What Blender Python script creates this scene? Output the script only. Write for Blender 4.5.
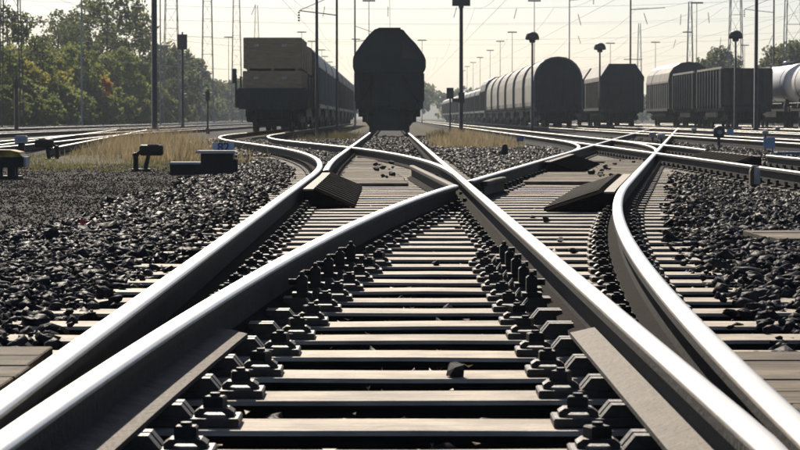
import bpy, math, random
import numpy as np
from mathutils import Vector, Matrix

# ------------------------------------------------------------------ clear
for o in list(bpy.data.objects): bpy.data.objects.remove(o)
scene = bpy.context.scene
COL = scene.collection
R = math.radians
random.seed(7)
rng = np.random.default_rng(11)

# ------------------------------------------------------------------ camera
# x to the right, y along the straight track, z up; z = 0 is the top of the rails
F = 2419.0          # focal length in photo pixels (800 wide)
HC = 0.587          # camera height above the rails
VX, VY = 391.0, 117.6
def at(px, py, Y):  # photo pixel + distance -> point
    return Vector(((px - VX) * Y / F, Y, HC - (py - VY) * Y / F))
cam_d = bpy.data.cameras.new('camera')
cam = bpy.data.objects.new('camera', cam_d); COL.objects.link(cam)
cam.location = (0, 0, HC)
cam.rotation_euler = (R(90) - math.atan((225 - VY) / F), 0, -math.atan((400 - VX) / F))
cam_d.sensor_width = 36; cam_d.lens = 36 * F / 800
cam_d.clip_start = 0.1; cam_d.clip_end = 9000
cam_d.dof.use_dof = True; cam_d.dof.focus_distance = 13; cam_d.dof.aperture_fstop = 18
scene.camera = cam

# ------------------------------------------------------------------ sky, sun, exposure
SUN_EL, SUN_AZ = 34.0, -12.0
w = bpy.data.worlds.new('World'); scene.world = w; w.use_nodes = True
nt = w.node_tree
bg = nt.nodes['Background']
sky = nt.nodes.new('ShaderNodeTexSky'); sky.sky_type = 'NISHITA'; sky.sun_disc = False
sky.sun_elevation = R(SUN_EL); sky.sun_rotation = R(SUN_AZ) % (2 * math.pi)
sky.dust_density = 1.2; sky.air_density = 0.75; sky.ozone_density = 3.0; sky.altitude = 100
nt.links.new(sky.outputs[0], bg.inputs[0]); bg.inputs[1].default_value = 0.052
sd = bpy.data.lights.new('sun', 'SUN'); sd.energy = 5.0; sd.angle = R(0.5); sd.color = (1.0, 0.90, 0.76)
sun = bpy.data.objects.new('sun', sd); COL.objects.link(sun)
e, a = R(SUN_EL), R(SUN_AZ)
sdir = Vector((math.sin(a) * math.cos(e), math.cos(a) * math.cos(e), math.sin(e)))
sun.rotation_euler = (-sdir).to_track_quat('-Z', 'Y').to_euler()
sun.location = (0, 60, 60)
vs = scene.view_settings
vs.view_transform = 'Standard'; vs.look = 'None'; vs.gamma = 1; vs.use_curve_mapping = False
vs.exposure = 0.68
scene.render.engine = 'CYCLES'
scene.cycles.max_bounces = 5; scene.cycles.diffuse_bounces = 2; scene.cycles.glossy_bounces = 2
scene.cycles.transmission_bounces = 3; scene.cycles.transparent_max_bounces = 6; scene.cycles.volume_bounces = 1

# ------------------------------------------------------------------ materials
MATS = {}
def mat(name, col, rough=0.8, metal=0.0, var=0.25, scale=6.0, bump=0.0, bscale=40.0, stretch=None,
        col2=None, spec=0.5, trans=0.0, contrast=1.0, objvar=0.0, stain=0.0):
    m = bpy.data.materials.new(name); m.use_nodes = True
    n, l = m.node_tree.nodes, m.node_tree.links
    p = n['Principled BSDF']; out = n['Material Output']
    tc = n.new('ShaderNodeTexCoord'); mp = n.new('ShaderNodeMapping')
    l.new(tc.outputs['Object'], mp.inputs[0])
    if stretch: mp.inputs['Scale'].default_value = stretch
    info = n.new('ShaderNodeObjectInfo')
    # each object gets its own offset so alike pieces do not repeat their pattern
    vm = n.new('ShaderNodeVectorMath'); vm.operation = 'MULTIPLY_ADD'
    vm.inputs[1].default_value = (1, 1, 1)
    cb = n.new('ShaderNodeMath'); cb.operation = 'MULTIPLY'; cb.inputs[1].default_value = 37.0
    l.new(info.outputs['Random'], cb.inputs[0]); l.new(mp.outputs[0], vm.inputs[0]); l.new(cb.outputs[0], vm.inputs[2])
    t = n.new('ShaderNodeTexNoise'); t.inputs['Scale'].default_value = scale
    t.inputs['Detail'].default_value = 6; t.inputs['Roughness'].default_value = 0.65
    l.new(vm.outputs[0], t.inputs['Vector'])
    r = n.new('ShaderNodeValToRGB')
    c2 = col2 or tuple(min(1, c * (1 + var)) for c in col)
    c1 = col if col2 else tuple(c * (1 - var) for c in col)
    r.color_ramp.elements[0].color = (*c1, 1); r.color_ramp.elements[1].color = (*c2, 1)
    d = 0.2 / contrast
    r.color_ramp.elements[0].position = 0.5 - d; r.color_ramp.elements[1].position = 0.5 + d
    l.new(t.outputs['Fac'], r.inputs[0]); csock = r.outputs[0]
    if objvar:
        mr = n.new('ShaderNodeMapRange'); mr.inputs[3].default_value = 1 - objvar; mr.inputs[4].default_value = 1 + objvar * .4
        l.new(info.outputs['Random'], mr.inputs[0])
        mm = n.new('ShaderNodeMixRGB'); mm.blend_type = 'MULTIPLY'; mm.inputs[0].default_value = 1
        l.new(csock, mm.inputs[1]); l.new(mr.outputs[0], mm.inputs[2]); csock = mm.outputs[0]
    if stain:   # blotches of oil and dirt plus fine cracks along the grain
        t3 = n.new('ShaderNodeTexNoise'); t3.inputs['Scale'].default_value = 3.5; t3.inputs['Detail'].default_value = 5
        v3 = n.new('ShaderNodeVectorMath'); v3.operation = 'ADD'; l.new(tc.outputs['Object'], v3.inputs[0]); l.new(cb.outputs[0], v3.inputs[1]); l.new(v3.outputs[0], t3.inputs['Vector'])
        r3 = n.new('ShaderNodeValToRGB'); r3.color_ramp.elements[0].position = .40; r3.color_ramp.elements[1].position = .58
        r3.color_ramp.elements[0].color = (1 - stain,) * 3 + (1,); r3.color_ramp.elements[1].color = (1, 1, 1, 1); l.new(t3.outputs['Fac'], r3.inputs[0])
        m3 = n.new('ShaderNodeMixRGB'); m3.blend_type = 'MULTIPLY'; m3.inputs[0].default_value = 1; l.new(csock, m3.inputs[1]); l.new(r3.outputs[0], m3.inputs[2]); csock = m3.outputs[0]
    l.new(csock, p.inputs['Base Color'])
    p.inputs['Roughness'].default_value = rough; p.inputs['Metallic'].default_value = metal
    p.inputs['Specular IOR Level'].default_value = spec
    if bump:
        t2 = n.new('ShaderNodeTexNoise'); t2.inputs['Scale'].default_value = bscale; t2.inputs['Detail'].default_value = 4
        l.new(vm.outputs[0], t2.inputs['Vector'])
        b = n.new('ShaderNodeBump'); b.inputs['Strength'].default_value = bump; b.inputs['Distance'].default_value = 0.02
        l.new(t2.outputs['Fac'], b.inputs['Height']); l.new(b.outputs[0], p.inputs['Normal'])
    if trans:
        tr = n.new('ShaderNodeBsdfTranslucent'); mx = n.new('ShaderNodeMixShader'); mx.inputs[0].default_value = trans
        l.new(csock, tr.inputs[0]); l.new(p.outputs[0], mx.inputs[1]); l.new(tr.outputs[0], mx.inputs[2])
        l.new(mx.outputs[0], out.inputs['Surface'])
    MATS[name] = m
    return m
mat('steel', (0.64, 0.60, 0.54), 0.36, 1.0, 0.16, 3.0, 0.03, 30, stretch=(12, 0.4, 1))
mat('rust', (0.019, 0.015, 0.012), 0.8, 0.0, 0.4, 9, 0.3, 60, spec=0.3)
mat('foot_rust', (0.085, 0.066, 0.048), 0.75, 0.0, 0.4, 14, 0.3, 60, spec=0.2)
mat('iron', (0.02, 0.018, 0.016), 0.6, 0.0, 0.4, 20, 0.2, 80, spec=0.3)
mat('iron_worn', (0.05, 0.042, 0.034), 0.55, 0.0, 0.4, 25, 0.2, 80, spec=0.35)
mat('rail_shoulder', (0.20, 0.17, 0.135), 0.5, 0.3, 0.35, 8, 0.2, 60, stretch=(8, 1, 8), spec=0.3)
mat('foot_dark', (0.013, 0.0105, 0.0085), 0.9, 0.0, 0.5, 14, 0.3, 60, spec=0.02)  # rail feet darkened in colour so no sunlit strip shows
mat('iron_edge', (0.30, 0.27, 0.22), 0.7, 0.0, 0.3, 25, spec=0.2)
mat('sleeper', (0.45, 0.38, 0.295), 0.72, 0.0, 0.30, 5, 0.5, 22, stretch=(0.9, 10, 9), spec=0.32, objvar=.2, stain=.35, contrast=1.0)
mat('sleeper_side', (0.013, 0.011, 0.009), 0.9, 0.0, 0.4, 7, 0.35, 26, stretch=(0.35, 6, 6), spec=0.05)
mat('old_board', (0.19, 0.155, 0.115), 0.85, 0.0, 0.4, 5, 0.6, 18, stretch=(0.5, 6, 6), spec=0.15, objvar=.3, stain=.45)
mat('stone', (0.010, 0.0108, 0.0145), 0.45, 0.0, 0.0, 9.0, 0.35, 70, col2=(0.056, 0.053, 0.053), spec=0.011, contrast=1.4)
mat('stone_pale', (0.022, 0.022, 0.024), 0.5, 0.0, 0.0, 10.0, 0.3, 60, col2=(0.10, 0.095, 0.088), spec=0.02, contrast=1.3)  # paler ballast tone, glints of the stones put into the colour
mat('gravel_stone', (0.025, 0.024, 0.023), 0.8, 0, 0, 2.0, col2=(0.07, 0.065, 0.06), spec=0.02)
mat('ramp_plank', (0.009, 0.008, 0.0075), 0.95, 0, 0.3, 8, 0.3, 40, spec=0.0)
mat('ramp_lit_edge', (0.055, 0.048, 0.04), 0.8, 0, 0.3, 8, spec=0.05)  # plank edges coloured lighter, as if catching the sun
mat('ramp_ledge', (0.19, 0.16, 0.125), 0.75, 0, 0.25, 8, 0.3, 40)
mat('dark_wagon', (0.022, 0.022, 0.021), 0.6, 0, 0.35, 1.5, 0.1, 8)
mat('brown_wagon', (0.075, 0.045, 0.035), 0.65, 0, 0.35, 1.5, 0.1, 8)
mat('grey_wagon', (0.14, 0.142, 0.142), 0.5, 0, 0.3, 1.2, 0.1, 8)
mat('rusty_side', (0.07, 0.062, 0.055), 0.7, 0, 0.4, 1.6, 0.1, 8)
mat('pale_roof', (0.42, 0.37, 0.29), 0.45, 0, 0.22, 1.0)
mat('tarpaulin', (0.80, 0.76, 0.66), 0.5, 0, 0.12, 0.9, 0.25, 3, trans=0.35)
mat('tank_white', (0.62, 0.61, 0.58), 0.35, 0, 0.12, 0.8)
mat('crate_wood', (0.42, 0.29, 0.17), 0.8, 0, 0.25, 3, 0.2, 30, stretch=(1, 1, 5))
mat('crate_mark', (0.55, 0.50, 0.42), 0.8)
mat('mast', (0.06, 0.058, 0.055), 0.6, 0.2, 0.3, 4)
mat('mast_hazy', (0.28, 0.28, 0.27), 0.6, 0.2, 0.3, 4)  # far masts, the fading by haze is put into their colour
mat('post_brown', (0.13, 0.085, 0.05), 0.8, 0, 0.3, 4)
mat('glass_lamp', (0.3, 0.3, 0.3), 0.3)
mat('wire', (0.32, 0.31, 0.29), 0.5, 0.3)
mat('insulator', (0.06, 0.05, 0.05), 0.4)
mat('yellow_paint', (0.42, 0.27, 0.06), 0.7, 0, 0.5, 9, spec=0.2, stain=.5)
mat('white_paint', (0.46, 0.45, 0.42), 0.7, 0, 0.3, 12, spec=0.2, stain=.4)
mat('blue_plate', (0.24, 0.32, 0.46), 0.6, 0, 0.2, 9)
mat('blue_ink', (0.01, 0.025, 0.12), 0.5, 0, 0.1, 5)
mat('blue_box', (0.03, 0.07, 0.22), 0.5, 0, 0.1, 5)
mat('dead_leaf', (0.12, 0.085, 0.05), 0.6, 0, 0, 30, col2=(0.30, 0.24, 0.16), trans=0.3)
mat('red_scrap', (0.45, 0.03, 0.03), 0.5)
mat('concrete', (0.45, 0.42, 0.37), 0.85, 0, 0.25, 6, 0.3, 40)
mat('dry_grass', (0.13, 0.10, 0.058), 0.8, 0, 0, 1.6, col2=(0.36, 0.29, 0.17), trans=0.45)
mat('green_grass', (0.07, 0.08, 0.025), 0.8, 0, 0, 0.9, col2=(0.20, 0.18, 0.07), trans=0.45)
mat('dull_grass', (0.05, 0.05, 0.022), 0.8, 0, 0, 1.2, col2=(0.15, 0.125, 0.06), trans=0.35)
mat('bark', (0.06, 0.05, 0.04), 0.9, 0, 0.3, 5, 0.5, 12)
for nm, c1, c2 in (('leaf_dark', (0.045, 0.06, 0.022), (0.13, 0.145, 0.042)),
                   ('leaf_green', (0.075, 0.10, 0.028), (0.20, 0.22, 0.06)),
                   ('leaf_yellow', (0.12, 0.13, 0.025), (0.28, 0.25, 0.06)),
                   ('leaf_orange', (0.30, 0.12, 0.025), (0.50, 0.24, 0.06)),
                   ('leaf_hazy', (0.06, 0.075, 0.035), (0.14, 0.145, 0.065))):  # distant foliage, lightened in its colour for haze
    mat(nm, c1, 0.7, 0, 0, 0.55, col2=c2, trans=0.6, spec=0.2)
# ground: the colour zones (ballast, path gravel, soil) are stored per vertex
def ground_mat():
    m = bpy.data.materials.new('ground'); m.use_nodes = True
    n, l = m.node_tree.nodes, m.node_tree.links; p = n['Principled BSDF']
    tc = n.new('ShaderNodeTexCoord'); at_ = n.new('ShaderNodeAttribute'); at_.attribute_name = 'zone'
    sep = n.new('ShaderNodeSeparateColor'); l.new(at_.outputs['Color'], sep.inputs[0])
    def noise(s, c1, c2, d=8):
        t = n.new('ShaderNodeTexNoise'); t.inputs['Scale'].default_value = s; t.inputs['Detail'].default_value = d
        t.inputs['Roughness'].default_value = 0.75
        l.new(tc.outputs['Object'], t.inputs['Vector'])
        r = n.new('ShaderNodeValToRGB'); r.color_ramp.elements[0].position = 0.38; r.color_ramp.elements[1].position = 0.64
        r.color_ramp.elements[0].color = (*c1, 1); r.color_ramp.elements[1].color = (*c2, 1)
        l.new(t.outputs['Fac'], r.inputs[0]); return t, r
    t1, r1 = noise(9, (0.02, 0.02, 0.022), (0.065, 0.06, 0.058))
    t2, r2 = noise(14, (0.035, 0.033, 0.031), (0.078, 0.072, 0.066))
    t3, r3 = noise(2.5, (0.05, 0.045, 0.028), (0.14, 0.115, 0.07))
    m1 = n.new('ShaderNodeMixRGB'); m2 = n.new('ShaderNodeMixRGB')
    l.new(sep.outputs[0], m1.inputs[0]); l.new(r1.outputs[0], m1.inputs[1]); l.new(r2.outputs[0], m1.inputs[2])
    l.new(sep.outputs[1], m2.inputs[0]); l.new(m1.outputs[0], m2.inputs[1]); l.new(r3.outputs[0], m2.inputs[2])
    l.new(m2.outputs[0], p.inputs['Base Color']); p.inputs['Roughness'].default_value = 0.85; p.inputs['Specular IOR Level'].default_value = 0.03
    vz = n.new('ShaderNodeTexVoronoi'); vz.inputs['Scale'].default_value = 22; l.new(tc.outputs['Object'], vz.inputs['Vector'])
    b = n.new('ShaderNodeBump'); b.inputs['Strength'].default_value = 0.9; b.inputs['Distance'].default_value = 0.03
    l.new(vz.outputs['Distance'], b.inputs['Height']); l.new(b.outputs[0], p.inputs['Normal'])
    MATS['ground'] = m
ground_mat()

# ------------------------------------------------------------------ mesh helpers
class MB:
    def __init__(s): s.v = []; s.f = []; s.m = []; s.smooth = []
    def add(s, vs, fs, mi=0, sm=False):
        b = len(s.v); s.v += [tuple(v) for v in vs]
        for f in fs: s.f.append(tuple(b + i for i in f)); s.m.append(mi); s.smooth.append(sm)
        return s
    def box(s, x0, x1, y0, y1, z0, z1, mi=0, rot=None, ch=0.0):
        if ch:   # chamfered top edges
            vs = [(x0,y0,z0),(x1,y0,z0),(x1,y1,z0),(x0,y1,z0),(x0,y0,z1-ch),(x1,y0,z1-ch),(x1,y1,z1-ch),(x0,y1,z1-ch),
                  (x0+ch,y0+ch,z1),(x1-ch,y0+ch,z1),(x1-ch,y1-ch,z1),(x0+ch,y1-ch,z1)]
            fs = [(3,2,1,0),(0,1,5,4),(1,2,6,5),(2,3,7,6),(3,0,4,7),(4,5,9,8),(5,6,10,9),(6,7,11,10),(7,4,8,11),(8,9,10,11)]
        else:
            vs = [(x0,y0,z0),(x1,y0,z0),(x1,y1,z0),(x0,y1,z0),(x0,y0,z1),(x1,y0,z1),(x1,y1,z1),(x0,y1,z1)]
            fs = [(3,2,1,0),(4,5,6,7),(0,1,5,4),(1,2,6,5),(2,3,7,6),(3,0,4,7)]
        if rot: vs = [rot @ Vector(v) for v in vs]
        return s.add(vs, fs, mi)
    def tube(s, a, b, r0, r1=None, n=8, mi=0, caps=True, sm=True):
        a, b = Vector(a), Vector(b); r1 = r0 if r1 is None else r1
        d = (b - a).normalized(); u = d.orthogonal().normalized(); w_ = d.cross(u)
        vs = []
        for c, r in ((a, r0), (b, r1)):
            for k in range(n):
                t = 2 * math.pi * k / n; vs.append(c + (u * math.cos(t) + w_ * math.sin(t)) * r)
        s.add(vs, [(k, (k + 1) % n, n + (k + 1) % n, n + k) for k in range(n)], mi, sm)
        if caps: s.add(vs, [tuple(range(n - 1, -1, -1)), tuple(range(n, 2 * n))], mi)
        return s
    def lathe(s, prof, n=12, c=(0, 0, 0), axis='z', mi=0, sm=True):
        vs = []
        for r, h in prof:
            for k in range(n):
                t = 2 * math.pi * k / n; x, y = r * math.cos(t), r * math.sin(t)
                p = (x, y, h) if axis == 'z' else ((x, h, y) if axis == 'y' else (h, x, y))
                vs.append((p[0] + c[0], p[1] + c[1], p[2] + c[2]))
        fs = [(i*n+k, i*n+(k+1) % n, (i+1)*n+(k+1) % n, (i+1)*n+k) for i in range(len(prof)-1) for k in range(n)]
        fs += [tuple(range(n-1, -1, -1)), tuple((len(prof)-1)*n + k for k in range(n))]
        return s.add(vs, fs, mi, sm)
    def prism(s, pts, y0, y1, mi=0, mis=None, sm=False):   # polygon in xz, extruded along y
        n = len(pts)
        vs = [(p[0], y0, p[1]) for p in pts] + [(p[0], y1, p[1]) for p in pts]
        for k in range(n):
            s.add([vs[k], vs[(k+1) % n], vs[n+(k+1) % n], vs[n+k]], [(0, 1, 2, 3)], mis[k] if mis else mi, sm)
        s.add(vs, [tuple(range(n-1, -1, -1)), tuple(range(n, 2*n))], mi)
        return s
    def mesh(s, name, mats):
        me = bpy.data.meshes.new(name); me.from_pydata(s.v, [], s.f)
        for m in mats if isinstance(mats, (list, tuple)) else [mats]: me.materials.append(MATS[m])
        me.polygons.foreach_set('material_index', s.m); me.polygons.foreach_set('use_smooth', s.smooth)
        me.update(); return me
    def build(s, name, mats, parent=None, loc=(0, 0, 0), rz=0):
        return put(name, s.mesh(name, mats), parent, loc, rz)
def put(name, me, parent=None, loc=(0, 0, 0), rz=0):
    o = bpy.data.objects.new(name, me); COL.objects.link(o); o.location = loc; o.rotation_euler[2] = rz
    if parent: o.parent = parent
    return o
def tag(o, label, cat, group=None):
    o['label'] = label; o['category'] = cat
    if group: o['group'] = group
    return o
def thing(name, label, cat, loc=(0, 0, 0), rz=0, group=None):
    return tag(put(name, None, None, loc, rz), label, cat, group)
def dup(root, loc, rz=0, label=None, group=None, scale=None):
    r = root.copy(); COL.objects.link(r); r.location = loc; r.rotation_euler = (0, 0, rz)
    if scale: r.scale = scale
    if label: r['label'] = label
    if group: r['group'] = group
    for ch in list(root.children):
        c = ch.copy(); COL.objects.link(c); c.parent = r
        for g in list(ch.children):
            d = g.copy(); COL.objects.link(d); d.parent = c
    return r
def bulk(name, V, Fq, mats, kind='stuff', mi=None, parent=None):   # big numpy mesh, all faces with the same corner count
    me = bpy.data.meshes.new(name); nf, k = Fq.shape
    me.vertices.add(len(V)); me.vertices.foreach_set('co', V.astype(np.float32).ravel())
    me.loops.add(nf * k); me.loops.foreach_set('vertex_index', Fq.astype(np.int32).ravel())
    me.polygons.add(nf); me.polygons.foreach_set('loop_start', (np.arange(nf) * k).astype(np.int32))
    try: me.polygons.foreach_set('loop_total', np.full(nf, k, np.int32))
    except Exception: pass
    for m in mats: me.materials.append(MATS[m])
    if mi is not None: me.polygons.foreach_set('material_index', mi.astype(np.int32))
    me.update(calc_edges=True)
    o = put(name, me, parent)
    if kind: o['kind'] = kind
    return o

# ------------------------------------------------------------------ track geometry
XA, XC = -0.815, 0.685
ZS = -0.192                       # top of the sleepers
def RO(Y): # offset of the track that leaves to the right
    t = max(Y + 1.6, 0)
    return t * t / 380 if Y < 21.7 else 23.3 ** 2 / 380 + 0.1226 * (Y - 21.7)
def LO(Y): # offset of the track that leaves to the left and ends on the crate wagon's track
    t = max(Y - 25, 0); s = 25.6; L = 10.26; k = 0.1347
    if t < s: return t * t / 380
    if t < s + L: return s * s / 380 + k * (t - s)
    if t < 2 * s + L: u = 2 * s + L - t; return 4.835 - u * u / 380
    return 4.835
fA = lambda Y: XA - LO(Y)
fE = lambda Y: XC - LO(Y)
fC = lambda Y: XC
fB = lambda Y: XA + RO(Y)
fD = lambda Y: XC + RO(Y)
fS = lambda Y: XA + 0.085 * max(0, 1 - (Y - 27) / 10) ** 2
P1L, P1R = 4.45, 5.95
SL0 = 41.36
def slip(Y):
    t = min(max(Y - SL0, 0), 23.3); return 0.1226 * t - t * t / 380
fSL = lambda Y: fB(SL0) + slip(Y)
fSR = lambda Y: fD(SL0) + slip(Y)
def L2(Y):  # second track on the left, bending gently away
    t = min(max((Y - 40) / 60, 0), 1); return -8.5 - 2.0 * (t * t * (3 - 2 * t))
TRACKS = {'main': -0.065, 'l1': -4.9, 'p1': 5.2, 'p2': 10.1, 'p3': 15.3, 'p4': 20.6, 'p5': 25.5, 'l3': -15.2, 'l4': -21.5, 'l5': -27.5}

# ------------------------------------------------------------------ ground
def near_track(x, Y):
    """distance to the nearest track centre line (arrays)"""
    d = np.full(np.broadcast(x, Y).shape, 99.0)
    ro = np.vectorize(RO)(Y); lo = np.vectorize(LO)(Y)
    for c in (-0.065 + 0 * Y, -0.065 + ro, -0.065 - lo, 5.2 + 0 * Y, 10.1 + 0 * Y): d = np.minimum(d, np.abs(x - c))
    d = np.where(Y > 80, np.minimum(d, np.abs(x + 4.9)), d)
    l2 = np.vectorize(L2)(Y); d = np.minimum(d, np.abs(x - l2))
    return d
xs = np.unique(np.concatenate([np.arange(-9, 12.01, 0.16), np.arange(-60, 60, 2.5), [-3000, -1200, -500, -200, -100, 100, 200, 500, 1200, 3000]]))
ys = np.unique(np.concatenate([np.arange(-4, 60, 0.4), np.arange(60, 200, 2.0), np.arange(200, 700, 25), [-60, -20, -9, 900, 1300, 2000, 3400]]))
X, Y_ = np.meshgrid(xs, ys)
dt = near_track(X, Y_)
crib = np.clip((1.25 - dt) / 0.25, 0, 1)
Zg = -0.222 - 0.085 * crib
nzz = (np.sin(X * 3.1 + Y_ * 1.7) + np.sin(X * 1.3 - Y_ * 2.3)) * 0.003
Zg = Zg + np.where(crib > 0, 0, nzz)
# low mound of soil that carries the dry grass beside the lever frames
Zg = Zg + 0.06 * np.exp(-((X + 5.4) / 1.2) ** 2) * np.clip((Y_ - 40) / 8, 0, 1) * np.clip((80 - Y_) / 10, 0, 1)
Zg = np.where(np.abs(X) > 60, -0.3, Zg)
V = np.stack([X, Y_, Zg], -1).reshape(-1, 3)
ny, nx = X.shape
idx = np.arange(nx * ny).reshape(ny, nx)
Fq = np.stack([idx[:-1, :-1], idx[:-1, 1:], idx[1:, 1:], idx[1:, :-1]], -1).reshape(-1, 4)
ground = bulk('ground', V, Fq, ['ground'], 'structure')
zone = np.zeros((len(V), 4), np.float32); zone[:, 3] = 1
lx = V[:, 0]; ly = V[:, 1]
path = np.clip((-2.4 - lx + 0.25 * np.sin(ly * 0.9)) / 0.4, 0, 1) * np.clip((44 - ly) / 8, 0, 1)
zone[:, 0] = path
soil = np.clip((-2.9 - lx) / 0.5, 0, 1) * np.clip((ly - 35) / 5, 0, 1) * np.clip((lx + 7.6) / 0.6, 0, 1)
soil2 = np.clip((lx - 0.9) / 0.5, 0, 1) * np.clip((3.9 - lx) / 0.5, 0, 1) * np.clip((ly - 58) / 8, 0, 1)
soil3 = np.clip((-1.4 - lx) / 0.4, 0, 1) * np.clip((lx + 3.4) / 0.4, 0, 1) * np.clip((ly - 75) / 8, 0, 1)
soil4 = (lx < -31) * 1.0
soil5 = (ly > 700) * 1.0
zone[:, 1] = np.clip(soil + soil2 + soil3 + soil4 + soil5, 0, 1) * 0.9
ca = ground.data.color_attributes.new('zone', 'FLOAT_COLOR', 'POINT')
ca.data.foreach_set('color', zone.ravel())

# ------------------------------------------------------------------ rails
def rail_profile(lh, rh, lf, rf, z0, H=.170):   # half widths of head and foot to the left and right, height
    def side(h, f):
        e = min(.016, h); wb = min(.009, h)
        return [(h - e, 0), (h - e * .45, -.0025), (h - e * .1, -.008), (h, -.015), (h, -.038), (wb, -.050), (wb, -H + .032), (f, -H + .013), (f, -H)]
    a_, b_ = side(rh, rf), side(lh, lf)
    return [(u, z0 + z) for u, z in a_] + [(-u, z0 + z) for u, z in b_[::-1]]
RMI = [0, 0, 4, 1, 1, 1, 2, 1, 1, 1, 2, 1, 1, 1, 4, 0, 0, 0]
def rail(f, y0, y1, label, z0=0.0, group=None, name='rail', cat='rail', top='steel', lim=None, step=None, foot=(.0625, .0625), low=None):
    """sweep a rail along x = f(y). lim(Y) -> (left, right) room for the head and foot of a tapering blade"""
    ys_ = []; y = y0
    while y < y1:
        ys_.append(y); y += (step or (0.35 if y < 30 else (0.8 if y < 70 else 3.0)))
    ys_.append(y1)
    mb = MB(); n = 18; P = []
    for y in ys_:
        hl = hr = .0345; lf, rf = foot; H_ = .170
        if low and y < low[0]: lf, rf = low[1], low[2]; H_ = .134
        if lim:
            a_, b_ = lim(y); hl = min(hl, max(a_, .003)); hr = min(hr, max(b_, .003)); lf = min(lf, max(a_, .004)); rf = min(rf, max(b_, .004))
        dx = (f(y + .05) - f(y - .05)) / .1; c = 1 / math.sqrt(1 + dx * dx)
        for u, z in rail_profile(hl, hr, lf, rf, z0, H_): P.append((f(y) + u * c, y - u * dx * c, z))
    ns = len(ys_)
    for k in range(n):
        k2 = (k + 1) % n
        mb.add([], [], 0)
        for i in range(ns - 1):
            mb.f.append((i*n+k, (i+1)*n+k, (i+1)*n+k2, i*n+k2)); mb.m.append(3 if RMI[k] == 2 and low and ys_[i] < low[0] else RMI[k]); mb.smooth.append(RMI[k] in (0, 4))
    mb.v = P
    mb.f.append(tuple(range(n))); mb.m.append(1); mb.smooth.append(False)
    mb.f.append(tuple((ns - 1) * n + k for k in range(n - 1, -1, -1))); mb.m.append(1); mb.smooth.append(False)
    # fix the winding so that the normals point outwards
    mb.f = [tuple(reversed(q)) for q in mb.f]
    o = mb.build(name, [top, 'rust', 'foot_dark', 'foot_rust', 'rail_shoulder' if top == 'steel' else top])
    return tag(o, label, cat, group)
inf = 9
rail(fA, -3, 95, 'polished outer rail at far left that bends left at the ribbed guard')
rail(fB, 0.6, 21.25, 'polished inner rail curving from lower left to the crossing nose', -.003,
     lim=lambda Y: ((fB(Y) - XA) - .0635 if fB(Y) - XA < .14 else inf, inf), foot=(.05, .065), low=(8.2, .05, .102))
rail(fC, 0.6, 240, 'straight inner rail running from lower right up to the hopper wagon',
     lim=lambda Y: (inf, (fD(Y) - XC) - .0635 if fD(Y) - XC < .14 else inf), foot=(.065, .05), low=(8.2, .095, .05))
rail(fD, -3, 140, 'polished outer rail bulging at the right edge then running far right', -.003)
rail(fB, 22.55, 140, 'rail running right from the crossing nose towards the covered wagons', -.003)
rail(fS, 27.0, 240, 'open switch blade starting behind the left ribbed guard', name='switch_blade', cat='rail')
rail(fE, 25.5, 95, 'rail leaving the central rail and sweeping left to the crate wagon', -.006, name='switch_blade',
     lim=lambda Y: (inf, (XC - fE(Y)) - .036 if XC - fE(Y) < .11 else inf))
for f_, lab in ((lambda Y: XA, None),): pass
# wing rails at the crossing
rail(lambda Y: 0.570 - 0.033 * (Y - 21.25) + .0, 21.4, 30.5, 'dull wing rail left of the crossing nose', -.012, name='wing_rail', top='foot_rust')
rail(lambda Y: fB(Y) + .115 + max(0, Y - 24) * .05, 22.9, 24.8, 'short wing rail right of the crossing nose', -.02, name='wing_rail', top='foot_rust')
# parallel track on the right, its slip rails
rail(lambda Y: P1L, 18, 420, 'near rail of the track entering at the right edge', 0)
rail(lambda Y: P1R, 18, 38.2, 'far rail of the track entering at right, up to the ribbed guard', 0)
rail(lambda Y: P1R + .0 - .12 * max(0, 1 - (Y - 44.5) / 9) ** 2, 44.5, 420, 'rail starting behind the right ribbed guard and running far away', 0)
rail(fSL, 42.5, 64.2, 'curved rail turning left beyond the stony triangle', -.006, lim=lambda Y: (inf, fB(Y) - fSL(Y) - .036 if Y < 53 else P1L - fSL(Y) - .036) if min(abs(fB(Y)-fSL(Y)), abs(P1L-fSL(Y))) < .11 else (inf, inf))
rail(fSR, 43.5, 64.0, 'short curved rail in the crossing beyond the right guard', -.006, lim=lambda Y: (inf, fD(Y) - fSR(Y) - .036 if Y < 53 else P1R - fSR(Y) - .036) if min(abs(fD(Y)-fSR(Y)), abs(P1R-fSR(Y))) < .11 else (inf, inf))
for c, y0, y1, d in ((10.1, 40, 420, 'second track from the right'), (15.3, 70, 300, 'third track under the hooded hopper wagon'),
                     (20.6, 100, 260, 'track under the ribbed open wagon'), (25.5, 125, 240, 'track under the white tank wagons')):
    for s_, nm in ((-.75, 'left'), (.75, 'right')):
        rail(lambda Y, q=c + s_: q, y0, y1, f'{nm} rail of the {d}', 0, step=8)
for s_, nm in ((.75, 'near'), (-.75, 'far')):
    rail(lambda Y, q=s_: L2(Y) + q, 30, 300, f'{nm} rail of the track behind the dry grass at left', 0, step=3)
    for c, y0, d in ((-15.2, 80, 'track passing the brown post at far left'), (-21.5, 110, 'second last track before the trees'), (-27.5, 140, 'last track in front of the trees')):
        rail(lambda Y, q=c + s_: q, y0, 520, f'{nm} rail of the {d}', 0, step=12)
rail(lambda Y: -4.15, 95.3, 260, 'right rail under the crate wagon train', 0, step=8)
rail(lambda Y: -5.65, 95.3, 260, 'left rail under the crate wagon train', 0, step=8)
# connecting track at left between the grass track and the next
fX = lambda Y: -7.3 - (Y - 46) * .075
for s_, nm in ((.75, 'near'), (-.75, 'far')):
    rail(lambda Y, q=s_: fX(Y) + q, 47, 120, f'{nm} rail of the connecting track behind the yellow point machine', -.004, step=3)

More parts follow.
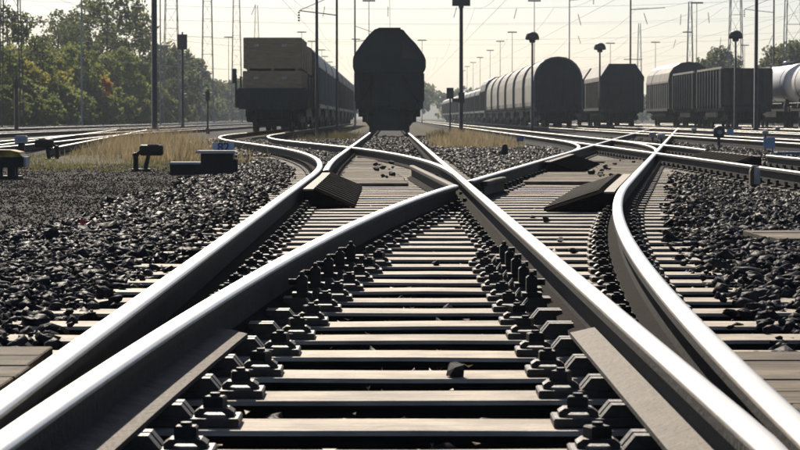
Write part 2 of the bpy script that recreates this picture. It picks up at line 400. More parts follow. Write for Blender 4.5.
# ------------------------------------------------------------------ fastenings (shared meshes)
def m_plate(w_, d=.15, h=.02): return MB().box(-w_/2, w_/2, -d/2, d/2, 0, h, ch=.004).mesh('baseplate', 'iron_worn')
PLATE = m_plate(.37); PLATE_L = m_plate(.375)
def m_bolt():
    mb = MB(); mb.box(-.026, .026, -.022, .022, 0, .034, ch=.004); mb.lathe([(.014, .034), (.013, .042)], 8, sm=False); return mb.mesh('bolt', ['iron'])
BOLT = m_bolt()
def m_clip():
    mb = MB(); mb.prism([(-.050, 0), (-.036, 0), (-.020, .012), (.020, .012), (.036, 0), (.05, 0), (.05, .012), (.036, .022), (-.036, .022), (-.05, .012)], -.032, .032)
    return mb.mesh('clip', ['iron_worn'])
CLIP = m_clip()
def m_chair(): # slide chair: raised block with sloped end and a slot in its top
    mb = MB()
    mb.prism([(0, 0), (.115, 0), (.085, .036), (0, .036)], -.06, -.012); mb.prism([(0, 0), (.115, 0), (.085, .036), (0, .036)], .012, .06)
    mb.prism([(0, 0), (.105, 0), (.080, .025), (0, .025)], -.0115, .0115)
    return mb.mesh('slide_chair', ['iron_worn'])
CHAIR = m_chair()
def m_brace():
    mb = MB(); mb.box(-.022, .022, -.03, .03, 0, .085, ch=.008); mb.box(-.04, .04, -.05, .05, 0, .018)
    for yy in (-.018, .018): mb.lathe([(.011, .085), (.011, .099), (.008, .103)], 6, (0, yy, 0), sm=False)
    mb.tube((-.02, 0, .06), (-.055, 0, .06), .014, n=6); return mb.mesh('brace_block', ['iron'])
BRACE = m_brace()
def m_fast():   # plate, clips and bolts as one low piece for sleepers farther away
    mb = MB(); mb.box(-.18, .18, -.075, .075, 0, .02)
    for s_ in (-1, 1):
        mb.box(s_*.095-.03, s_*.095+.03, -.035, .035, .02, .04); mb.lathe([(.02, .04), (.018, .075)], 6, (s_*.10, 0, 0), sm=False)
    return mb.mesh('fastening', ['iron'])
FAST = m_fast()
def sleeper(x0, x1, Y, label, group, rz=0.0, wd=.26, th=.16, name='sleeper', m='sleeper', z=ZS):
    L = (x1 - x0) / 2
    mb = MB(); k = 8
    # a slightly uneven, chamfered baulk: rings along its length
    jit = [(random.uniform(-.004, .004), random.uniform(-.003, .002)) for _ in range(k + 1)]
    for i in range(k + 1):
        x = -L + 2 * L * i / k; dy, dz = jit[i]; h = wd / 2
        mb.v += [(x, -h + dy, -th), (x, -h + dy, -.012 + dz), (x, -h + .010 + dy, dz), (x, h - .010 + dy, dz), (x, h + dy, -.012 + dz), (x, h + dy, -th)]
    for i in range(k):
        for q in range(6):
            a_, b_ = i * 6 + q, i * 6 + (q + 1) % 6; mb.f.append((a_, a_ + 6, b_ + 6, b_)); mb.m.append(0); mb.smooth.append(False)
    mb.f.append(tuple(range(6))); mb.f.append(tuple(k * 6 + q for q in range(5, -1, -1))); mb.m += [0, 0]; mb.smooth += [False, False]
    mb.f = [tuple(reversed(q)) for q in mb.f]
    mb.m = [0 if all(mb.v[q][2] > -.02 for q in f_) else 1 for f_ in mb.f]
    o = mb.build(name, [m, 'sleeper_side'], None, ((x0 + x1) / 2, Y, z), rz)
    return tag(o, label, 'sleeper', group)
def fasten(s, x, near, sides=(-1, 1)):
    lx_ = x - s.location[0]
    if not near:
        put('fastening', FAST, s, (lx_, 0, 0)); return
    p = put('baseplate', PLATE, s, (lx_, 0, 0.001))
    for q in sides:
        put('clip', CLIP, p, (q * .112, 0, .02)); put('bolt', BOLT, p, (q * .112, random.uniform(-.004, .004), .031), random.uniform(-.5, .5))
NEARL = 'weathered tan timber sleeper under the foreground turnout'
GN = 'sleepers of the foreground turnout'
Ysl = [5.55 + .6 * i + random.uniform(-.025, .025) for i in range(39)]
ORD = ['', 'first', 'second', 'third', 'fourth', 'fifth', 'sixth', 'seventh', 'eighth', 'ninth', 'tenth', 'eleventh', 'twelfth']
for i, Y in enumerate(Ysl):
    NEARL = 'timber sleeper at the very bottom edge of which only fastenings show' if i == 0 else f'weathered tan timber sleeper, {ORD[i]} full one from the bottom edge' if i < 13 else 'tan timber sleeper under the turnout rails between foreground and crossing nose'
    s = sleeper(-1.42 + random.uniform(-.06, .06), min(fD(Y) + .68, 3.6) + random.uniform(-.08, .08), Y + .001, NEARL, GN, R(random.uniform(-.35, .35)))
    near = Y < 19
    # stock rails
    fasten(s, fA(Y), near, (-1,) if Y < 8.5 else (-1, 1)); fasten(s, fD(Y), near, (1,) if Y < 8.5 else (-1, 1))
    for x, q in ((fB(Y), 1), (fC(Y), -1)):
        if Y > 21.0: 
            if q < 0: fasten(s, x, False)
            else: fasten(s, x, False)
            continue
        if Y < 13.2:
            p = put('baseplate', PLATE_L, s, (x + q * .0875 - s.location[0], 0, 0.0012))
            c = put('slide_chair', CHAIR, p, (q * -.045, 0, .018), 0 if q > 0 else math.pi)
            put('bolt', BOLT, p, (q * .122, random.uniform(-.004, .004), .036), random.uniform(-.45, .45)); put('clip', CLIP, p, (q * .122, 0, .02))
            if 9.3 < Y < 12.3: put('brace_block', BRACE, p, (q * .03, 0.0, .055), 0 if q > 0 else math.pi)
        else: fasten(s, x, near)
# sleepers of the straight track and of the left curve beyond the crossing
Y = Ysl[-1] + .6
while Y < 62:
    wide = LO(Y) < 1.9
    s = sleeper(fA(Y) - .6 if wide else XA - .55, 1.3, Y, 'timber sleeper of the straight track beyond the crossing nose', 'sleepers beyond the crossing')
    if Y < 60:
        for f_ in (fS, fC): fasten(s, f_(Y), False)
        if wide:
            if LO(Y) > .15: fasten(s, fA(Y), False)
    if not wide:
        k = math.atan((LO(Y + .1) - LO(Y - .1)) / .2)
        s2 = sleeper(-0.065 - LO(Y) - 1.3, min(-0.065 - LO(Y) + 1.3, XA - .62), Y, 'timber sleeper of the track curving left to the crate wagon', 'sleepers of the left curve', k * .0)
        if Y < 66:
            fasten(s2, fA(Y), False)
    Y += .62 if Y < 60 else .9
# sleepers of the track to the right
Y = 29.2; k = math.atan(.1226)
while Y < 58:
    c = -0.065 + RO(Y)
    x1 = min(c + 1.3, 10); s = sleeper(c - 1.25, x1 if Y < 36 else 7.2, Y, 'timber sleeper of the track leading off to the right', 'sleepers of the right track')
    for f_ in (fB, fD): fasten(s, f_(Y), False)
    if Y >= 36: fasten(s, P1L, False); fasten(s, P1R, False)
    Y += .62
Y = 20.4
while Y < 36.2:
    s = sleeper(3.9, 6.5, Y, 'timber sleeper of the track entering at the right edge', 'sleepers of the right edge track')
    fasten(s, P1L, False); fasten(s, P1R, False); Y += .62

# ------------------------------------------------------------------ ribbed guards in front of the open switch blades
def guard(x_hi, f, y0, y1, width, side, label, n=13):
    """slopes sideways from rail height beside the rail (x = f(y)) down to the sleepers"""
    t = thing('blade_guard', label, 'blade guard', (f(y0), y0, ZS), group='ribbed blade guards')
    dz = .165
    st = (y1 - y0) / n
    for i in range(n):
        ya, yb = i * st + .035, (i + 1) * st
        dx = f(y0 + ya) - f(y0)
        pts = [(side * .150, dz), (side * width, .012), (side * width, .0), (side * .150, dz - .014)]
        if side > 0: pts = pts[::-1]
        pts = [(p[0] + dx, p[1]) for p in pts]
        mb = MB(); mb.prism(pts, ya, yb - .05)
        mb.prism([(p[0], p[1] + .012) for p in pts], yb - .05, yb, 1); mb.build('plank', ['ramp_plank', 'ramp_lit_edge'], t)
    mb = MB(); N = 8   # flat ledge along the rail, solid end wedge below
    for i in range(N):
        ya, yb = (y1 - y0) * i / N, (y1 - y0) * (i + 1) / N
        xa, xb = f(y0 + ya) - f(y0), f(y0 + yb) - f(y0)
        l0, l1 = side * .062, side * .149
        if side < 0: l0, l1 = l1, l0
        vs = [(xa+l0, ya, dz-.012), (xa+l1, ya, dz-.012), (xb+l1, yb, dz-.012), (xb+l0, yb, dz-.012), (xa+l0, ya, dz+.004), (xa+l1, ya, dz+.004), (xb+l1, yb, dz+.004), (xb+l0, yb, dz+.004)]
        mb.add(vs, [(3,2,1,0),(4,5,6,7),(0,1,5,4),(1,2,6,5),(2,3,7,6),(3,0,4,7)])
    mb.build('ledge', 'ramp_ledge', t)
    for ya in (0.0, (y1 - y0) * .33, (y1 - y0) * .66, (y1 - y0) - .03):
        dx = f(y0 + ya) - f(y0)
        pts = [(side * .066 + dx, .002), (side * .066 + dx, dz - .013), (side * .148 + dx, dz - .013), (side * (width - .01) + dx, .002)]
        if side < 0: pts = pts[::-1]
        MB().prism(pts, ya, ya + .03).build('end_plate', 'ramp_plank', t)
    return t
guard(0, fA, 20.7, 26.9, .50, 1, 'dark ribbed blade guard sloping beside the left rail, nearest the camera')
guard(0, fD, 19.9, 26.2, .62, -1, 'dark wedge-shaped blade guard with pale ledge beside the right rail')
guard(0, lambda Y: P1R, 38.4, 44.3, .60, -1, 'ribbed blade guard in the track entering at the right edge')
guard(0, fB, 33.5, 40.5, .60, 1, 'small dark blade guard beyond the boards in the right track')

# ------------------------------------------------------------------ boards laid between the rails
def boards(name, label, spans, y0, y1, n, xf):
    t = thing(name, label, 'boards', (xf((y0 + y1) / 2), y0, ZS), group=None)
    st = (y1 - y0) / n
    for i in range(n):
        Y = y0 + (i + .5) * st
        a_, b_ = spans(Y); dz = random.uniform(0, .008)
        MB().box(a_ + random.uniform(-.03, .03), b_ + random.uniform(-.03, .03), Y - st / 2 + .008, Y + st / 2 - .008, .004, .032 + dz, ch=.004).build('board', 'old_board', t, (-t.location[0], -t.location[1], 0))
    return t
boards('board_deck', 'flat tan boards laid in the central track behind the crossing nose', lambda Y: (fS(Y) + .15, min(fE(Y) - .15, .43 - .033 * (Y - 21.25))), 27.6, 44.5, 44, lambda Y: 0)
boards('board_deck', 'flat grey boards laid in the right track behind the wedge guard', lambda Y: (fB(Y) + (.70 if 33 < Y < 41 else .14), fD(Y) - .14), 28.0, 43, 40, lambda Y: fB(Y) + .7)
def slab(x0, x1, y0, y1, z0, z1, label, rz=0, m='old_board'):
    t = thing('walkway_boards', label, 'boards', ((x0 + x1) / 2, (y0 + y1) / 2, z0), rz)
    n = max(3, round((y1 - y0) / .27)); w_ = (y1 - y0) / n; y = -(y1 - y0) / 2
    for i in range(n):
        MB().box(-(x1 - x0) / 2 + random.uniform(0, .02), (x1 - x0) / 2 - random.uniform(0, .02), y + i * w_ + .003, y + (i + 1) * w_ - .003, 0, z1 - z0 + random.uniform(-.003, .003), ch=.004).build('board', m, t)
slab(-2.5, -1.07, 6.0, 7.75, -.215, -.150, 'wide tan boards beside the left rail at the bottom left edge')
slab(1.02, 2.4, 5.95, 7.6, -.215, -.150, 'wide tan boards beside the right rail at the bottom right edge')
slab(2.36, 3.3, 15.0, 16.1, -.215, -.165, 'small dark board lying in the ballast at the right edge', R(4))

# ------------------------------------------------------------------ ballast stones
def protos(kind, n):
    out = []
    for _ in range(n):
        if kind == 'ico':
            ph = (1 + 5 ** .5) / 2
            v = np.array([(-1,ph,0),(1,ph,0),(-1,-ph,0),(1,-ph,0),(0,-1,ph),(0,1,ph),(0,-1,-ph),(0,1,-ph),(ph,0,-1),(ph,0,1),(-ph,0,-1),(-ph,0,1)], float) / 1.9
            f = np.array([(0,11,5),(0,5,1),(0,1,7),(0,7,10),(0,10,11),(1,5,9),(5,11,4),(11,10,2),(10,7,6),(7,1,8),(3,9,4),(3,4,2),(3,2,6),(3,6,8),(3,8,9),(4,9,5),(2,4,11),(6,2,10),(8,6,7),(9,8,1)])
            v += rng.uniform(-.38, .38, v.shape)
        else:
            v = np.array([(-1,-1,-1),(1,-1,-1),(1,1,-1),(-1,1,-1),(-1,-1,1),(1,-1,1),(1,1,1),(-1,1,1)], float) * .66
            f = np.array([(0,2,1),(0,3,2),(4,5,6),(4,6,7),(0,1,5),(0,5,4),(1,2,6),(1,6,5),(2,3,7),(2,7,6),(3,0,4),(3,4,7)])
            v += rng.uniform(-.42, .42, v.shape)
        v *= rng.uniform(.6, 1.4, 3) * np.array([1.1, 1, .58])
        out.append((v, f))
    return out
PR = {'ico': protos('ico', 14), 'cube': protos('cube', 14)}
def stones(name, label, pts, size, kind='cube', m='stone', tilt=1.0):
    n = len(pts); P = PR[kind]; VV = []; FF = []; base = 0
    which = rng.integers(0, len(P), n)
    for k, (v, f) in enumerate(P):
        sel = np.where(which == k)[0]
        if not len(sel): continue
        q = len(sel); a_ = rng.uniform(0, 2 * np.pi, q); b_ = rng.normal(0, .42 * tilt, q); c_ = rng.normal(0, .42 * tilt, q)
        ca_, sa = np.cos(a_), np.sin(a_); cb_, sb = np.cos(b_), np.sin(b_); cc, sc = np.cos(c_), np.sin(c_)
        Rz = np.zeros((q, 3, 3)); Rz[:, 0, 0] = ca_; Rz[:, 0, 1] = -sa; Rz[:, 1, 0] = sa; Rz[:, 1, 1] = ca_; Rz[:, 2, 2] = 1
        Rx = np.zeros((q, 3, 3)); Rx[:, 0, 0] = 1; Rx[:, 1, 1] = cb_; Rx[:, 1, 2] = -sb; Rx[:, 2, 1] = sb; Rx[:, 2, 2] = cb_
        Ry = np.zeros((q, 3, 3)); Ry[:, 1, 1] = 1; Ry[:, 0, 0] = cc; Ry[:, 0, 2] = sc; Ry[:, 2, 0] = -sc; Ry[:, 2, 2] = cc
        M = Rx @ Ry @ Rz
        w_ = np.einsum('qij,vj->qvi', M, v) * size[sel][:, None, None] + pts[sel][:, None, :]
        VV.append(w_.reshape(-1, 3)); nv = len(v)
        FF.append((f[None] + (np.arange(q) * nv)[:, None, None] + base).reshape(-1, 3)); base += q * nv
    o = bulk(name, np.concatenate(VV), np.concatenate(FF), [m])
    o['label'] = label; o['category'] = 'ballast'
    return o
def xmax(Y): return .169 * Y + 2.4
def xmin(Y): return -.162 * Y - 2.0
def scatter(y0, y1, dens, lo, hi, z, zj, smin, smax):
    """random points with x between lo(Y) and hi(Y)"""
    out = []; Y = y0
    while Y < y1:
        dy = .5 if Y < 40 else 2.0
        a_, b_ = max(lo(Y), xmin(Y)), min(hi(Y), xmax(Y))
        if b_ > a_:
            n = int(dens(Y) * (b_ - a_) * dy)
            out.append(np.stack([rng.uniform(a_, b_, n), rng.uniform(Y, Y + dy, n), z + rng.uniform(-zj, zj, n)], -1))
        Y += dy
    p = np.concatenate(out); return p, (smin * .6 + (smax * 1.0 - smin * .6) * rng.random(len(p)) ** 1.5) * np.where(rng.random(len(p)) < .05, 1.5, 1.0)
def cover_end(p, s, f, side, w_):   # thin out stones towards the rail so the sleeper ends show
    d = (p[:, 0] - np.array([f(y) for y in p[:, 1]])) * side
    keep = rng.random(len(p)) < np.clip((d - .28) / w_, 0, 1)
    return p[keep], s[keep]
on_deck = lambda p, x0, x1, y0, y1: (p[:, 0] > x0) & (p[:, 0] < x1) & (p[:, 1] > y0) & (p[:, 1] < y1)
# left shoulder
pl, sl_ = scatter(5.4, 48, lambda Y: 950 if Y < 22 else 560, lambda Y: -2.5 - .15 * math.sin(Y * .9), lambda Y: fA(Y) - .12, -.200, .026, .020, .038)
pl, sl_ = cover_end(pl, sl_, fA, -1, .55)
k = ~on_deck(pl, -2.6, -1.0, 5, 7.85); pl, sl_ = pl[k], sl_[k]
nr = pl[:, 1] < 17
stones('ballast_stones', 'dark broken ballast stones heaped left of the left rail', pl[nr], sl_[nr], 'ico')
stones('ballast_stones', 'dark ballast stones beside the left rail farther back, up to the box', pl[~nr], sl_[~nr] * 1.1)
# right shoulder, between the right rail and the next track
pr, sr = scatter(5.4, 44, lambda Y: 950 if Y < 20 else 560, lambda Y: fD(Y) + .12, lambda Y: 4.05, -.198, .026, .020, .040)
pr, sr = cover_end(pr, sr, fD, 1, .8)
k = ~on_deck(pr, 1.0, 2.5, 5, 7.75) & ~on_deck(pr, 2.3, 3.35, 14.9, 16.1); pr, sr = pr[k], sr[k]
nr = pr[:, 1] < 17
stones('ballast_stones', 'dark broken ballast stones heaped right of the right rail', pr[nr], sr[nr], 'ico')
stones('ballast_stones', 'dark ballast stones farther back between the right rail and edge track', pr[~nr], sr[~nr] * 1.1)
# triangle between straight and right track
pm, sm_ = scatter(24.5, 62, lambda Y: 330 if Y < 45 else 170, lambda Y: XC + .35, lambda Y: min(fB(Y), fSL(Y), P1L) - .25, -.19, .03, .026, .046)
stones('ballast_stones', 'glinting ballast stones in the triangle between straight and right track', pm, sm_, m='stone_pale')
# beyond the first right-hand track
pq, sq = scatter(30, 90, lambda Y: 130 if Y < 60 else 60, lambda Y: P1R + .75, lambda Y: 8.6, -.185, .03, .03, .055)
pq2, sq2 = scatter(60, 110, lambda Y: 50, lambda Y: 11.2, lambda Y: 14.0, -.185, .03, .035, .06)
stones('ballast_stones', 'ballast stones between the tracks in front of the wagons at right', np.concatenate([pq, pq2]), np.concatenate([sq, sq2]))
# cribs between the sleepers
pc, sc_ = scatter(4.8, 29, lambda Y: 200, lambda Y: fA(Y) - .5, lambda Y: fD(Y) + .6, -.262, .025, .022, .042)
ph = np.array([min(abs(y - q) for q in Ysl) for y in pc[:, 1]])
k = ph > .15; pc, sc_ = pc[k], sc_[k]
stones('ballast_stones', 'stones lying in the dark gaps between the foreground sleepers', pc, sc_)
# path gravel at left and between the left curve and the straight track
pg, sg = scatter(14, 46, lambda Y: 420 if Y < 30 else 260, xmin, lambda Y: -2.2, -.217, .006, .006, .013)
stones('path_gravel', 'fine grey gravel on the path at left', pg, sg, m='gravel_stone', tilt=2)
pb, sb_ = scatter(34, 84, lambda Y: 120 if Y < 60 else 50, lambda Y: fA(Y) + .2, lambda Y: XA - .2, -.18, .02, .022, .045)
pb2, sb2 = scatter(48, 84, lambda Y: 90, lambda Y: fA(Y) - 1.4, lambda Y: fA(Y) - .2, -.18, .02, .03, .05)
stones('ballast_stones', 'ballast stones along the track that curves left', np.concatenate([pb, pb2]), np.concatenate([sb_, sb2]), m='stone_pale')
pf, sf = scatter(46, 96, lambda Y: 90, lambda Y: XA + .12, lambda Y: XC - .12, -.19, .03, .03, .055)
pf2, sf2 = scatter(44, 96, lambda Y: 60, lambda Y: XC + .1, lambda Y: XC + .6, -.20, .03, .03, .055)
kf = np.array([fE(y) for y in pf[:, 1]]); kk = np.abs(pf[:, 0] - kf) > .14; pf, sf = pf[kk], sf[kk]
stones('ballast_stones', 'dark ballast stones in the central track before the hopper wagon', np.concatenate([pf, pf2]), np.concatenate([sf, sf2]))
# loose stones lying on sleepers and boards: things of their own
lv, lf_ = PR['ico'][0]
LM = []
for v, f in PR['ico'][:5]:
    me = bpy.data.meshes.new('loose_stone'); me.from_pydata([tuple(q) for q in v], [], [tuple(q) for q in f]); me.materials.append(MATS['stone']); LM.append(me)
def loose(x, Y, r, z=ZS - .004, label='loose dark stone lying on a sleeper of the foreground track', group='loose stones on the sleepers'):
    me = random.choice(LM); zmin = min(v.co.z for v in me.vertices)
    o = put('loose_stone', me, None, (x, Y, z - zmin * r), random.uniform(0, 6)); o.scale = (r, r, r); tag(o, label, 'stone', group)
spots = [(455, 372, .032), (436, 262, .024), (458, 228, .02), (372, 229, .018), (560, 243, .03), (573, 254, .028), (545, 222, .03), (533, 218, .022), (604, 222, .025), (590, 208, .025)]
for (u, v_, r) in spots:
    Y = (HC - ZS) * F / (v_ - VY); Y = min(Ysl, key=lambda q: abs(q - Y)); loose((u - VX) * Y / F, Y + random.uniform(-.06, .02), r)
for i in range(26):
    Y = random.uniform(28.5, 42); 
    if random.random() < .55: x = random.uniform(fB(Y) + .8, fD(Y) - .3)
    else: x = random.uniform(-.25, .05)
    loose(x, Y, random.uniform(.02, .05), ZS + .034, 'loose dark stone lying on the flat boards', 'loose stones on the boards')

# dead leaves and chips caught between the sleepers
LV = []; LF = []
for i in range(170):
    Yq = random.choice(Ysl[:18]) - random.uniform(.15, .33); x = random.uniform(fB(Yq) + .2, XC - .25) if random.random() < .75 else random.uniform(XC + .15, fD(Yq) - .15)
    if x != x: continue
    z = random.uniform(-.235, -.215); r_ = random.uniform(.006, .024); a_ = random.uniform(0, 6.28); c, d = math.cos(a_) * r_, math.sin(a_) * r_; b = len(LV)
    lift = random.uniform(.004, .018)
    LV += [(x - c, Yq - d, z + lift), (x - d * .35, Yq + c * .35, z), (x + c, Yq + d, z + lift * random.uniform(.3, 1.4)), (x + d * .35, Yq - c * .35, z + lift * .5)]
    LF.append((b, b + 1, b + 2, b + 3))
lo_ = bulk('leaf_litter', np.array(LV), np.array(LF), ['dead_leaf']); lo_['label'] = 'dead leaves and chips caught between the foreground sleepers'; lo_['category'] = 'leaves'
Yr = 17.0
o = tag(MB().add([(-.05, 0, 0), (.03, -.02, .012), (.05, .015, .03), (-.02, .03, .045), (-.04, .01, .02), (.02, .02, .005)], [(0, 1, 2, 3), (3, 2, 5, 4), (0, 3, 4), (1, 5, 2), (0, 4, 5, 1)]).build('litter_scrap', 'red_scrap', None, ((83 - VX) * Yr / F, Yr, -.172)), 'tiny red scrap of litter lying on the left ballast', 'litter')
# ------------------------------------------------------------------ grass
def grass(name, label, spots, hmin, hmax, m, blade=.006, lean=.22):
    n = len(spots); q_ = spots[:, 0] * 2.3 + spots[:, 1] * .55
    lowf = .62 + .25 * np.sin(q_) + .18 * np.sin(spots[:, 0] * 5.1 - spots[:, 1] * 1.3)
    h = (hmin + (hmax - hmin) * rng.random(n) ** 1.6) * np.clip(lowf, .25, 1.1); a_ = rng.uniform(0, 2*np.pi, n); l_ = rng.uniform(0, lean, n) * h
    wd = blade * (1 + spots[:, 1] / 60)
    dx, dy = np.cos(a_) * l_, np.sin(a_) * l_
    b_ = rng.uniform(0, np.pi, n); ux, uy = np.cos(b_) * wd, np.sin(b_) * wd
    p = spots
    V = np.stack([np.stack([p[:,0]-ux, p[:,1]-uy, p[:,2]], -1), np.stack([p[:,0]+ux, p[:,1]+uy, p[:,2]], -1),
                  np.stack([p[:,0]+ux*.7+dx*.45, p[:,1]+uy*.7+dy*.45, p[:,2]+h*.6], -1), np.stack([p[:,0]-ux*.7+dx*.45, p[:,1]-uy*.7+dy*.45, p[:,2]+h*.6], -1),
                  np.stack([p[:,0]+dx*1.2, p[:,1]+dy*1.2, p[:,2]+h], -1)], 1).reshape(-1, 3)
    b = (np.arange(n) * 5)[:, None]
    Fs = np.concatenate([b + np.array([[0, 1, 2]]), b + np.array([[0, 2, 3]]), b + np.array([[3, 2, 4]])])
    o = bulk(name, V, Fs, [m]); o['label'] = label; o['category'] = 'grass'; return o
def clumps(n_c, per, xr, yr, spread, z=-.2, ok=None):
    out = []
    while len(out) < n_c:
        x, y = rng.uniform(*xr), rng.uniform(*yr)
        if ok and not ok(x, y): continue
        q = rng.normal(0, spread, (per, 2)); out.append(np.stack([x + q[:, 0], y + q[:, 1] * 1.5, np.full(per, z)], -1))
    return np.concatenate(out)
okl = lambda x, y: -.123 * y < x < max(-.058 * y, -30) and x < -2.55 and x > L2(y) + 1.5 and x < fA(y) - 1.0
grass('dry_grass', 'tall dry brown grass patch around the levers at left', clumps(430, 18, (-8.5, -2.4), (41, 84), .28, -.21, okl), .08, .72, 'dry_grass', .0032, .7)
grass('green_grass', 'low green grass at the foot of the dry patch at left', clumps(240, 16, (-7.5, -2.6), (36, 58), .2, -.21, lambda x, y: -.155 * y < x < -.075 * y and x > L2(y) + 1.2), .04, .17, 'green_grass', .0045, .6)
grass('dry_grass', 'dry grass growing on the island right of the hopper wagon', clumps(300, 22, (1.3, 3.8), (58, 112), .28, -.22, lambda x, y: x > .018 * y and x < .05 * y and x < P1L - 1.0), .10, .50, 'dry_grass', .004, .5)
grass('green_grass', 'olive grass beside the hopper wagon at the left', clumps(120, 20, (-3.2, -1.5), (86, 112), .25, -.22), .06, .42, 'dull_grass', .0035, .7)

# ------------------------------------------------------------------ lineside equipment at left
t = thing('point_machine', 'yellow-topped point machine on legs at the left edge', 'point machine', (-5.25, 32, -.2))
mb = MB(); pts = [(-.55, .13), (.38, .13), (.42, .18), (.42, .27), (.36, .325), (.24, .35), (-.55, .36)]
mb.prism(pts[::-1] if False else pts, -.22, .22); mb.build('housing', 'iron', t)
mb = MB(); mb.prism([(-.55, .27), (.40, .27), (.37, .335), (.25, .362), (-.55, .372)], -.232, .232); mb.build('cover', 'yellow_paint', t)
MB().box(.421, .445, -.17, .17, .14, .27).build('end_plate', 'white_paint', t)
for x in (-.4, .05, .25):
    MB().box(x - .05, x + .05, -.14, -.06, 0, .13).build('leg', 'iron', t); MB().box(x - .05, x + .05, .06, .14, 0, .13).build('leg', 'iron', t)
MB().box(-.55, .35, -.2, .2, -.02, .018).build('base_plate', 'iron', t)
t = thing('point_lantern', 'small pale lantern box just behind the yellow point machine', 'lantern', (-5.95, 39, -.2))
MB().box(-.05, .05, -.05, .05, 0, .38).build('post', 'iron', t); MB().box(-.10, .09, -.08, .08, .38, .50, ch=.02).build('lamp_box', 'white_paint', t)
MB().box(-.07, .06, -.085, -.081, .40, .47).build('lens', 'blue_plate', t)
def lever(name, label, loc, rz=0, sc=1.0):
    t = thing(name, label, 'point lever', loc, rz); t.scale = (sc, sc, sc)
    MB().lathe([(.06, -.20), (.085, -.175), (.085, .13), (.06, .155)], 14, (.06, 0, .295), axis='x').build('counterweight', 'iron', t)
    MB().box(-.02, .145, -.03, .03, .376, .386).build('weight_highlight', 'white_paint', t)  # white strip stands in for the highlight on the counterweight
    mb = MB(); mb.tube((-.20, 0, 0), (-.20, 0, .22), .042, .038, 8); mb.lathe([(.05, .20), (.05, .24), (.02, .26)], 8, (-.2, 0, 0)); mb.build('post', 'iron', t)
    MB().tube((-.20, 0, .22), (-.12, 0, .28), .028, n=8).build('lever_arm', 'iron', t)
    MB().tube((-.06, 0, 0), (.0, 0, .25), .038, .028, 8).build('strut', 'iron', t)
    MB().box(-.26, .02, -.10, .10, -.02, .015).build('base_plate', 'iron', t)
lever('point_lever', 'hand point lever with rounded counterweight in front of the dry grass', (-3.66, 36.6, -.2))
lever('point_lever', 'small white-topped point lever behind the yellow machine', (-6.55, 46, -.2), R(180), 1.0)
t = thing('point_box', 'dark point motor box with pale overhanging lid beside the left ballast', 'box', (-2.36, 33, -.2))
MB().box(-.22, .22, -.20, .20, -.02, .30, ch=.01).build('housing', 'iron', t)
MB().box(-.29, .26, -.24, .24, .302, .34, ch=.022).build('lid', 'concrete', t)  # lid colour lightened to carry the sunlight on its top
MB().box(.222, .27, -.10, .10, .05, .22).build('hinge_box', 'iron', t)
t = thing('cable_slab', 'low pale-topped slab left of the dark point motor box', 'slab', (-2.86, 34.3, -.2))
MB().box(-.26, .26, -.18, .18, -.02, .13).build('block', 'iron', t); MB().box(-.28, .265, -.2, .2, .131, .16, ch=.018).build('lid', 'concrete', t)  # slab lid painted pale for the sun on its top
def text_mesh(body, size, name, m, parent, loc, rot):
    c = bpy.data.curves.new(name, 'FONT'); c.body = body; c.size = size; c.align_x = 'CENTER'; c.align_y = 'CENTER'; c.extrude = .003; c.offset = size * .02
    o = bpy.data.objects.new(name, c); COL.objects.link(o); dg = bpy.context.evaluated_depsgraph_get(); dg.update()
    me = bpy.data.meshes.new_from_object(o.evaluated_get(dg)); bpy.data.objects.remove(o); me.materials.clear(); me.materials.append(MATS[m])
    q = put(name, me, parent, loc); q.rotation_euler = rot; return q
t = thing('number_sign', 'small pale blue number plate 82 above the dark point motor box', 'sign', (-2.31, 33.4, -.2))
MB().box(-.012, .012, -.012, .012, -.02, .30).build('post', 'iron', t)
MB().box(-.145, .145, -.026, -.0125, .30, .445).build('plate', 'blue_plate', t)
text_mesh('82', .17, 'number', 'blue_ink', t, (0, -.0295, .375), (R(90), 0, 0))

# ------------------------------------------------------------------ small signals and markers at right
t = thing('marker_post', 'short round-topped marker post with white face in the right ballast', 'marker post', (4.0, 26.6, -.2))
mb = MB(); n = 8
pts = [(-.055, 0), (.055, 0), (.055, .19)] + [(.055 * math.cos(q), .19 + .055 * math.sin(q)) for q in [math.pi * i / 6 for i in range(1, 6)]] + [(-.055, .19)]
MB().prism(pts, -.05, .05).build('post', 'post_brown', t)
MB().prism([(-.012, .06), (.056, .06), (.0565, .19), (.045, .225), (.012, .242), (-.012, .244)], -.054, -.0505).build('white_face', 'white_paint', t)
MB().prism([(-.05, .246), (.05, .246), (.03, .262), (-.03, .262)], -.055, .055).build('cap', 'white_paint', t)
t = thing('marker_post', 'short dark marker post standing in the stony triangle', 'marker post', (2.28, 48.5, -.2))
MB().lathe([(.07, 0), (.065, .18), (.05, .235), (.02, .25)], 10).build('post', 'iron', t); MB().lathe([(.05, .2505), (.02, .258)], 8).build('cap', 'white_paint', t)
t = thing('dwarf_signal', 'dark round dwarf signal between the tracks at right', 'signal', (8.35, 61.6, -.2))
MB().tube((0, 0, -.02), (0, 0, .3), .04).build('post', 'mast', t); MB().lathe([(.05, .26), (.13, .30), (.155, .42), (.14, .52), (.06, .58)], 14).build('head', 'mast', t)
MB().tube((0, -.15, .42), (0, -.165, .42), .06, n=12).build('lens', 'glass_lamp', t)
def plate_sign(name, label, loc, w_, h, z0, text=None, m='blue_plate'):
    t = thing(name, label, 'sign', loc)
    for s_ in (-1, 1): MB().box(s_*w_*.3-.012, s_*w_*.3+.012, -.01, .01, -.02, z0 + h).build('post', 'mast', t)
    MB().box(-w_/2, w_/2, -.028, -.0105, z0, z0 + h).build('plate', m, t)
    if text: text_mesh(text, h * .8, 'number', 'blue_ink', t, (0, -.031, z0 + h * .5), (R(90), 0, 0))
